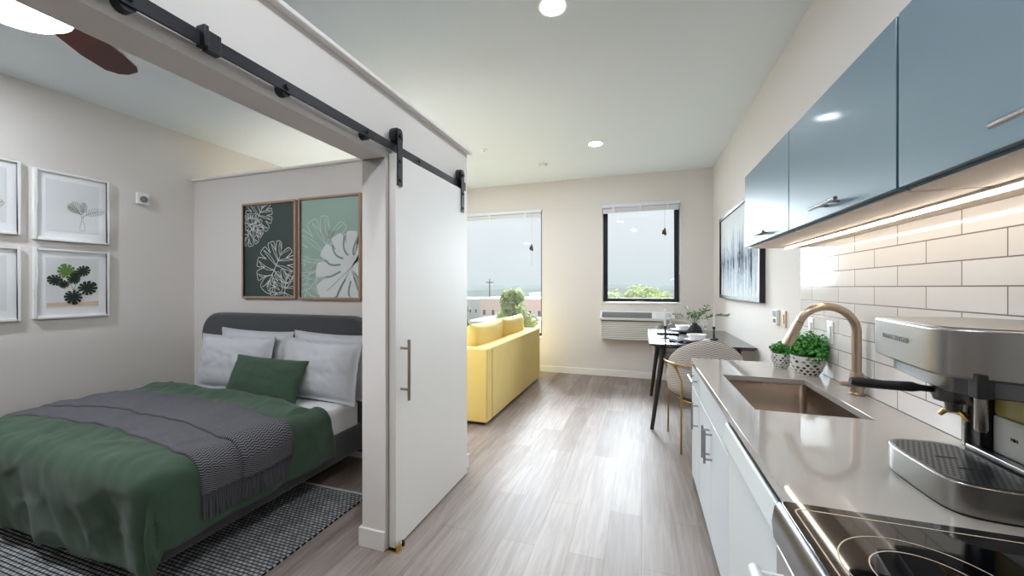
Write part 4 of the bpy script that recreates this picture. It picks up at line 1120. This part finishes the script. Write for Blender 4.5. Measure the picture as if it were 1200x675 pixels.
def loop(pts, w, z):
    mb = MB(); n = len(pts); vs = []
    for i in range(n):
        t = Vector(pts[(i + 1) % n]) - Vector(pts[i - 1]); t.normalize(); nn = Vector((-t.y, t.x)) * w / 2; p = Vector(pts[i])
        vs += [(p.x + nn.x, p.y + nn.y, z), (p.x - nn.x, p.y - nn.y, z)]
    mb.add(vs, [(2 * i, 2 * i + 1, (2 * i + 3) % (2 * n), (2 * i + 2) % (2 * n)) for i in range(n)]); return mb
obj('border_line', loop(rrect(RX + .030, XR - .055, RYa + .03, RYb - .028, .018), .0032, CT + .0064), M['print'], gl)
for cx, cy, r in ((.448, .81, .118), (.448, .81, .076), (.448, .42, .095), (.80, .81, .084), (.80, .42, .105)):
    obj('burner_ring', loop([(cx + r * math.cos(2 * PI * i / 64), cy + r * math.sin(2 * PI * i / 64)) for i in range(64)], .0022, CT + .0064), M['print'], gl)

# wall units
UX = .632; UZ0, UZ1 = 1.6225, 2.079
for y0, y1, hy, lb in ((2.058, 2.835, (2.31, 2.51), 'slate blue wall cabinet furthest from the camera, beside the abstract painting'), (1.276, 2.054, (1.525, 1.725), 'middle slate blue wall cabinet above the sink'), (.447, 1.269, (.65, .935), 'nearest slate blue wall cabinet, above the coffee machine')):
    u = thing('wall_cabinet', lb, 'cabinet', ((UX + XR) / 2, (y0 + y1) / 2, UZ0))
    obj('carcass', MB().box(UX + .021, XR - .001, y0 + .001, y1 - .001, UZ0, UZ1 - .002), [M['slate']], u)
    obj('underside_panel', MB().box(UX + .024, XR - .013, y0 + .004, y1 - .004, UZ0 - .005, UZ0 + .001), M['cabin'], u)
    d = obj('door', MB().box(UX, UX + .019, y0 + .0012, y1 - .0012, UZ0 + .006, UZ1), M['slate'], u, bevel=.0015)
    obj('handle', bar_handle((UX, hy[0], 1.662), (UX, hy[1], 1.662), (-.034, 0, 0), .0065, .06), M['chrome'], d)
ld = thing('under_cabinet_light_rail', 'long warm glowing light strip under the slate blue wall cabinets', 'light strip', (.83, 1.6, UZ0 - .005))
obj('channel', MB().box(.817, .843, .46, 2.745, UZ0 - .012, UZ0 - .0055), M['white'], ld)
obj('diffuser', MB().box(.825, .836, .465, 2.74, UZ0 - .020, UZ0 - .012), M['led'], ld)
for y, lb in ((2.755, 'white socket plate on the tiles behind the herb pot'), (2.506, 'white switch plate on the tiles right of the herb pot')):
    s = thing('wall_socket', lb, 'socket', (XR - .012, y, 1.13))
    obj('plate', MB().box(XR - .018, XR - .012, y - .036, y + .036, 1.07, 1.19), M['white'], s, bevel=.002)
    obj('rocker', MB().box(XR - .024, XR - .017, y - .018, y + .018, 1.095, 1.165), M['white'], s, bevel=.002)

# potted herbs
def potted(x, y, r, h, seed, label, n, crown):
    p = thing('potted_herb', label, 'potted plant', (x, y, CT), 'potted herbs on the worktop')
    prof = [(.001, 0), (r * .62, 0), (r * .8, h * .25), (r * .97, h * .65), (r, h), (r * .94, h), (r * .9, h * .7)]
    mb = MB().lathe(prof, x, y, 36, z=CT)
    rnd = random.Random(seed)
    def rad(z):
        t = z / h
        for (t0, a0), (t1, a1) in (((0, .62), (.25, .8)), ((.25, .8), (.65, .97)), ((.65, .97), (1.01, 1.))):
            if t <= t1: return r * (a0 + (a1 - a0) * (t - t0) / (t1 - t0)) * 1.012 + .0016
        return r
    nk_ = 15; rows = 6
    for j in range(rows):
        for i in range(nk_):
            a = 2 * PI * (i + .5 * (j % 2)) / nk_; zc = h * (.12 + .76 * j / (rows - 1)); dz = h * .075; da = PI / nk_ * .72
            pts = [(a - da, zc), (a, zc - dz), (a + da, zc), (a, zc + dz)]
            mb.add([(x + (rad(z) + .001) * math.cos(t), y + (rad(z) + .001) * math.sin(t), CT + z) for t, z in pts], [(0, 1, 2, 3)], mi=rnd.choice((0, 1, 1, 2)))
    obj('pot', mb, [M['pot'], M['potg'], M['potd']], p, smooth=50, weld=False)
    obj('soil', MB().lathe([(.001, h * .86), (r * .92, h * .84)], x, y, 28, z=CT, cap=True), M['soil'], p)
    lf = MB()
    blobs = [((x + crown * .55 * math.cos(k), y + crown * .5 * math.sin(k), CT + h + crown * (.35 + .25 * math.sin(k * 2.3))), crown * .5) for k in range(9)] + [((x, y, CT + h + crown * .75), crown * .5)]
    leaf_cloud(lf, blobs, n, .0125, rnd, .9)
    obj('foliage', lf, M['herb'], p, smooth=0, weld=False)
    st = MB()
    for k in range(9): st.tube([(x, y, CT + h * .8), blobs[k][0]], .002, 5)
    obj('stems', st, M['stem'], p)
potted(.876, 2.56, .080, .108, 3, 'white mosaic pot of bushy green herbs beside the faucet', 1500, .118)
potted(.80, 2.73, .05, .09, 5, 'smaller mosaic herb pot half hidden behind the larger one', 420, .06)

# coffee machine (front towards the aisle)
CM = .91
cm = thing('espresso_machine', 'stainless espresso machine with black portafilter handle on the worktop', 'coffee machine', (.76, 1.13, CM))
def sm_outline(pts, it=2):
    for _ in range(it):
        q = []
        for i in range(len(pts)):
            a, b = pts[i], pts[(i + 1) % len(pts)]
            q += [(a[0] * .75 + b[0] * .25, a[1] * .75 + b[1] * .25), (a[0] * .25 + b[0] * .75, a[1] * .25 + b[1] * .75)]
        pts = q
    return pts
tray_o = sm_outline([(.592, 1.275), (.592, 1.10), (.598, 1.03), (.66, 1.008), (.76, 1.012), (.76, 1.27), (.70, 1.29)], 3)
obj('drip_tray', MB().prism(tray_o, CM + .004, CM + .066), M['steel'], cm, bevel=.003)
obj('tray_foot', MB().prism([(.60 + (p[0] - .60) * .97 + .003, 1.14 + (p[1] - 1.14) * .97) for p in tray_o], CM, CM + .004), M['rubber'], cm)
grate = MB().prism([(.675 + (p[0] - .675) * .93, 1.145 + (p[1] - 1.145) * .93) for p in tray_o], CM + .064, CM + .0675)
hol = MB()
for i in range(14):
    for j in range(24):
        x = .605 + i * .0105 + (.00525 if j % 2 else 0); y = 1.028 + j * .0105
        if x > .738 or (x < .625 and y < 1.05) or y > 1.262 - max(0, .63 - x): continue
        r = .0028; hol.add([(x + r * math.cos(2 * PI * k / 8), y + r * math.sin(2 * PI * k / 8), CM + .0679) for k in range(8)], [tuple(range(8))])
grate.add(hol.v, hol.f, mi=1)
for i, (x, y) in enumerate(((.668, 1.165), (.675, 1.105))):
    grate.add([(x - .02, y - .004, CM + .068), (x + .02, y - .004, CM + .068), (x + .02, y + .004, CM + .068), (x - .02, y + .004, CM + .068)], [(0, 1, 2, 3)], mi=1)
obj('drip_grate', grate, [M['steeld'], M['dark']], cm, weld=False, smooth=20)
obj('base_block', MB().box(.757, .912, .93, 1.262, CM + .002, CM + .072), M['rubber'], cm, bevel=.003)
obj('base_bar', MB().box(.752, .772, .93, 1.25, CM + .072, CM + .080), M['steel'], cm, bevel=.002)
slots = MB()
for y in (1.155, 1.075): slots.box(.7555, .7575, y - .012, y + .012, CM + .055, CM + .058)
obj('indicator_slots', slots, M['white'], cm)
obj('column', MB().box(.765, .80, 1.225, 1.262, CM + .07, 1.20), M['rubber'], cm, bevel=.004)
obj('column_trim', MB().box(.757, .772, 1.258, 1.272, CM + .066, 1.20), M['steel'], cm, bevel=.004)
obj('back_panel', MB().box(.86, .912, .93, 1.262, CM + .072, 1.20), M['steel'], cm)
tk = obj('water_tank', MB().box(.786, .859, .94, 1.222, 1.073, 1.195), M['olive'], cm, bevel=.004)
obj('tank_base', MB().box(.784, .859, .94, 1.222, CM + .074, 1.072), mat('tank_base_grey', (188, 188, 186), .3), cm, bevel=.004)
def text(name, body, size, mat_, mw, parent, ext=.0006):
    cu = bpy.data.curves.new(name, 'FONT'); cu.body = body; cu.size = size; cu.extrude = ext; cu.align_x = 'CENTER'; cu.align_y = 'CENTER'
    o = bpy.data.objects.new(name, cu); C.objects.link(o)
    dg = bpy.context.evaluated_depsgraph_get(); dg.update()
    me = bpy.data.meshes.new_from_object(o.evaluated_get(dg)); bpy.data.objects.remove(o)
    me.materials.clear(); me.materials.append(mat_)
    q = bpy.data.objects.new(name, me); C.objects.link(q)
    q.parent = parent; q.matrix_local = Matrix.Translation(-wpos(parent)) @ mw
    return q
def frame(o, xdir, up):
    x = Vector(xdir).normalized(); u = Vector(up); z = x.cross(u).normalized(); y = z.cross(x)
    return Matrix(((x.x, y.x, z.x, o[0]), (x.y, y.y, z.y, o[1]), (x.z, y.z, z.z, o[2]), (0, 0, 0, 1)))
text('level_mark', 'MAX', .013, M['dark'], frame((.7855, 1.178, 1.142), (0, -1, 0), (0, 0, 1)), tk)
text('level_mark', 'MIN', .010, M['dark'], frame((.7835, 1.165, 1.03), (0, -1, 0), (0, 0, 1)), cm)
head_o = sm_outline([(.63, 1.36), (.612, 1.335), (.576, 1.075), (.578, 1.02), (.64, .968), (.78, .925), (.912, .91), (.912, 1.36)], 2)
hz0, hz1 = 1.19, 1.288
obj('head_housing', MB().prism(head_o, hz0, hz1), M['steel'], cm, bevel=.005, bseg=3)
obj('top_plate', MB().prism([(.77 + (p[0] - .77) * .96, 1.13 + (p[1] - 1.13) * .96) for p in head_o], hz1, hz1 + .003), M['steel'], cm)
cl = [(.77 + (p[0] - .77) * .84, 1.13 + (p[1] - 1.13) * .84) for p in head_o]
obj('lower_collar', MB().prism(cl, hz0 - .036, hz0), M['steeld'], cm, bevel=.002)
obj('steam_switch', MB().box(.66, .70, .9395, .95, 1.225, 1.25), M['dark'], cm)
# lettering follows the front face
fa, fb_ = Vector((.6085, 1.31)), Vector((.5795, 1.10))
fd = (fb_ - fa).normalized()
pm_ = fa + (fb_ - fa) * .50
text('maker_lettering', 'ROMMELSBACHER', .0168, mat('letter_grey', (128, 126, 120), .5, .3), frame((pm_.x - .0016, pm_.y, 1.246), (fd.x, fd.y, 0), (0, 0, 1)), cm, .0004)
gx, gy = .655, 1.12
obj('group_head', MB().lathe([(.001, .0), (.036, .0), (.038, .03), (.001, .03)], gx, gy, 32, z=1.130), M['steeld'], cm)
pf = obj('portafilter', MB().lathe([(.001, -.03), (.013, -.03), (.015, -.012), (.032, -.008), (.0345, .0), (.0345, .018), (.001, .018)], gx, gy, 32, z=1.128), M['steeld'], cm)
hp = [(gx - .03, gy + .004, 1.141), (gx - .055, gy + .006, 1.143), (gx - .07, gy + .007, 1.144), (gx - .12, gy + .012, 1.143), (gx - .165, gy + .016, 1.146), (gx - .180, gy + .017, 1.147)]
obj('handle', MB().tube(hp, [.0065, .0075, .0115, .0105, .0125, .0085], 16), M['rubber'], pf)
for sg_ in (-1, 1): obj('spout', MB().tube([(gx, gy, 1.098), (gx - .006 * sg_, gy + .014 * sg_, 1.096), (gx - .010 * sg_, gy + .024 * sg_, 1.083)], [.006, .006, .0045], 10), M['brass'], pf)  # brass colour stands in for the tank's yellow reflection on the spouts
wx, wy = .622, .995
wd = obj('water_spout', MB().box(wx - .0125, wx + .0125, wy - .0125, wy + .0125, 1.156, 1.205), M['rubber'], cm, bevel=.003)
obj('steam_wand', MB().tube([(wx, wy, 1.158), (wx, wy, 1.096), (wx, wy, 1.092)], [.0092, .0092, .007], 18), M['steel'], wd)

cm.location = (.801, 1.191, CT); cm.scale = (1.054,) * 3  # machine enlarged and moved back by scaling about the camera

# ------------------------------------------------------------------ light
w = bpy.data.worlds.new('overcast'); SC.world = w; w.use_nodes = True
n = w.node_tree.nodes; l = w.node_tree.links; bg = n['Background']
tc = n.new('ShaderNodeTexCoord'); sp_ = n.new('ShaderNodeSeparateXYZ'); l.new(tc.outputs['Generated'], sp_.inputs[0])
cr = n.new('ShaderNodeValToRGB'); l.new(sp_.outputs['Z'], cr.inputs['Fac'])
e = cr.color_ramp.elements; e[0].position = 0.; e[0].color = lin((214, 226, 230)); e[1].position = .6; e[1].color = lin((242, 246, 250))
x = e.new(.12); x.color = lin((230, 237, 241))
l.new(cr.outputs['Color'], bg.inputs['Color']); bg.inputs['Strength'].default_value = 1.06

def setem(m, s): m.node_tree.nodes['Principled BSDF'].inputs['Emission Strength'].default_value = s
setem(M['down'], 150); setem(M['added_down'], 600); setem(M['added_down_near'], 400); setem(M['led'], 21); setem(M['bowl'], 32)
sun = bpy.data.lights.new('sun', 'SUN'); sun.energy = 28.; sun.angle = R(60); sun.color = (.84, .93, 1.)
so = bpy.data.objects.new('sun', sun); C.objects.link(so); so.location = (-3, 20, 14)
so.rotation_euler = Vector((0, -.80, -.3)).to_track_quat('-Z', 'Y').to_euler()

# ------------------------------------------------------------------ camera
cam = bpy.data.cameras.new('camera'); co = bpy.data.objects.new('camera', cam); C.objects.link(co)
cam.sensor_width = 36; cam.lens = 453 / 1200 * 36; cam.clip_start = .02; cam.clip_end = 2000
cam.shift_y = -.5 / 1200
co.location = (0, 0, 1.37); co.rotation_euler = (R(90), 0, R(18.5)); SC.camera = co

v = SC.view_settings; v.view_transform = 'Standard'; v.look = 'None'; v.gamma = 1; v.use_curve_mapping = False; v.exposure = 0.
cy = SC.cycles; cy.use_denoising = True; cy.max_bounces = 10; cy.diffuse_bounces = 6; cy.glossy_bounces = 4; cy.transparent_max_bounces = 12; cy.sample_clamp_indirect = 8; cy.caustics_reflective = False; cy.caustics_refractive = False
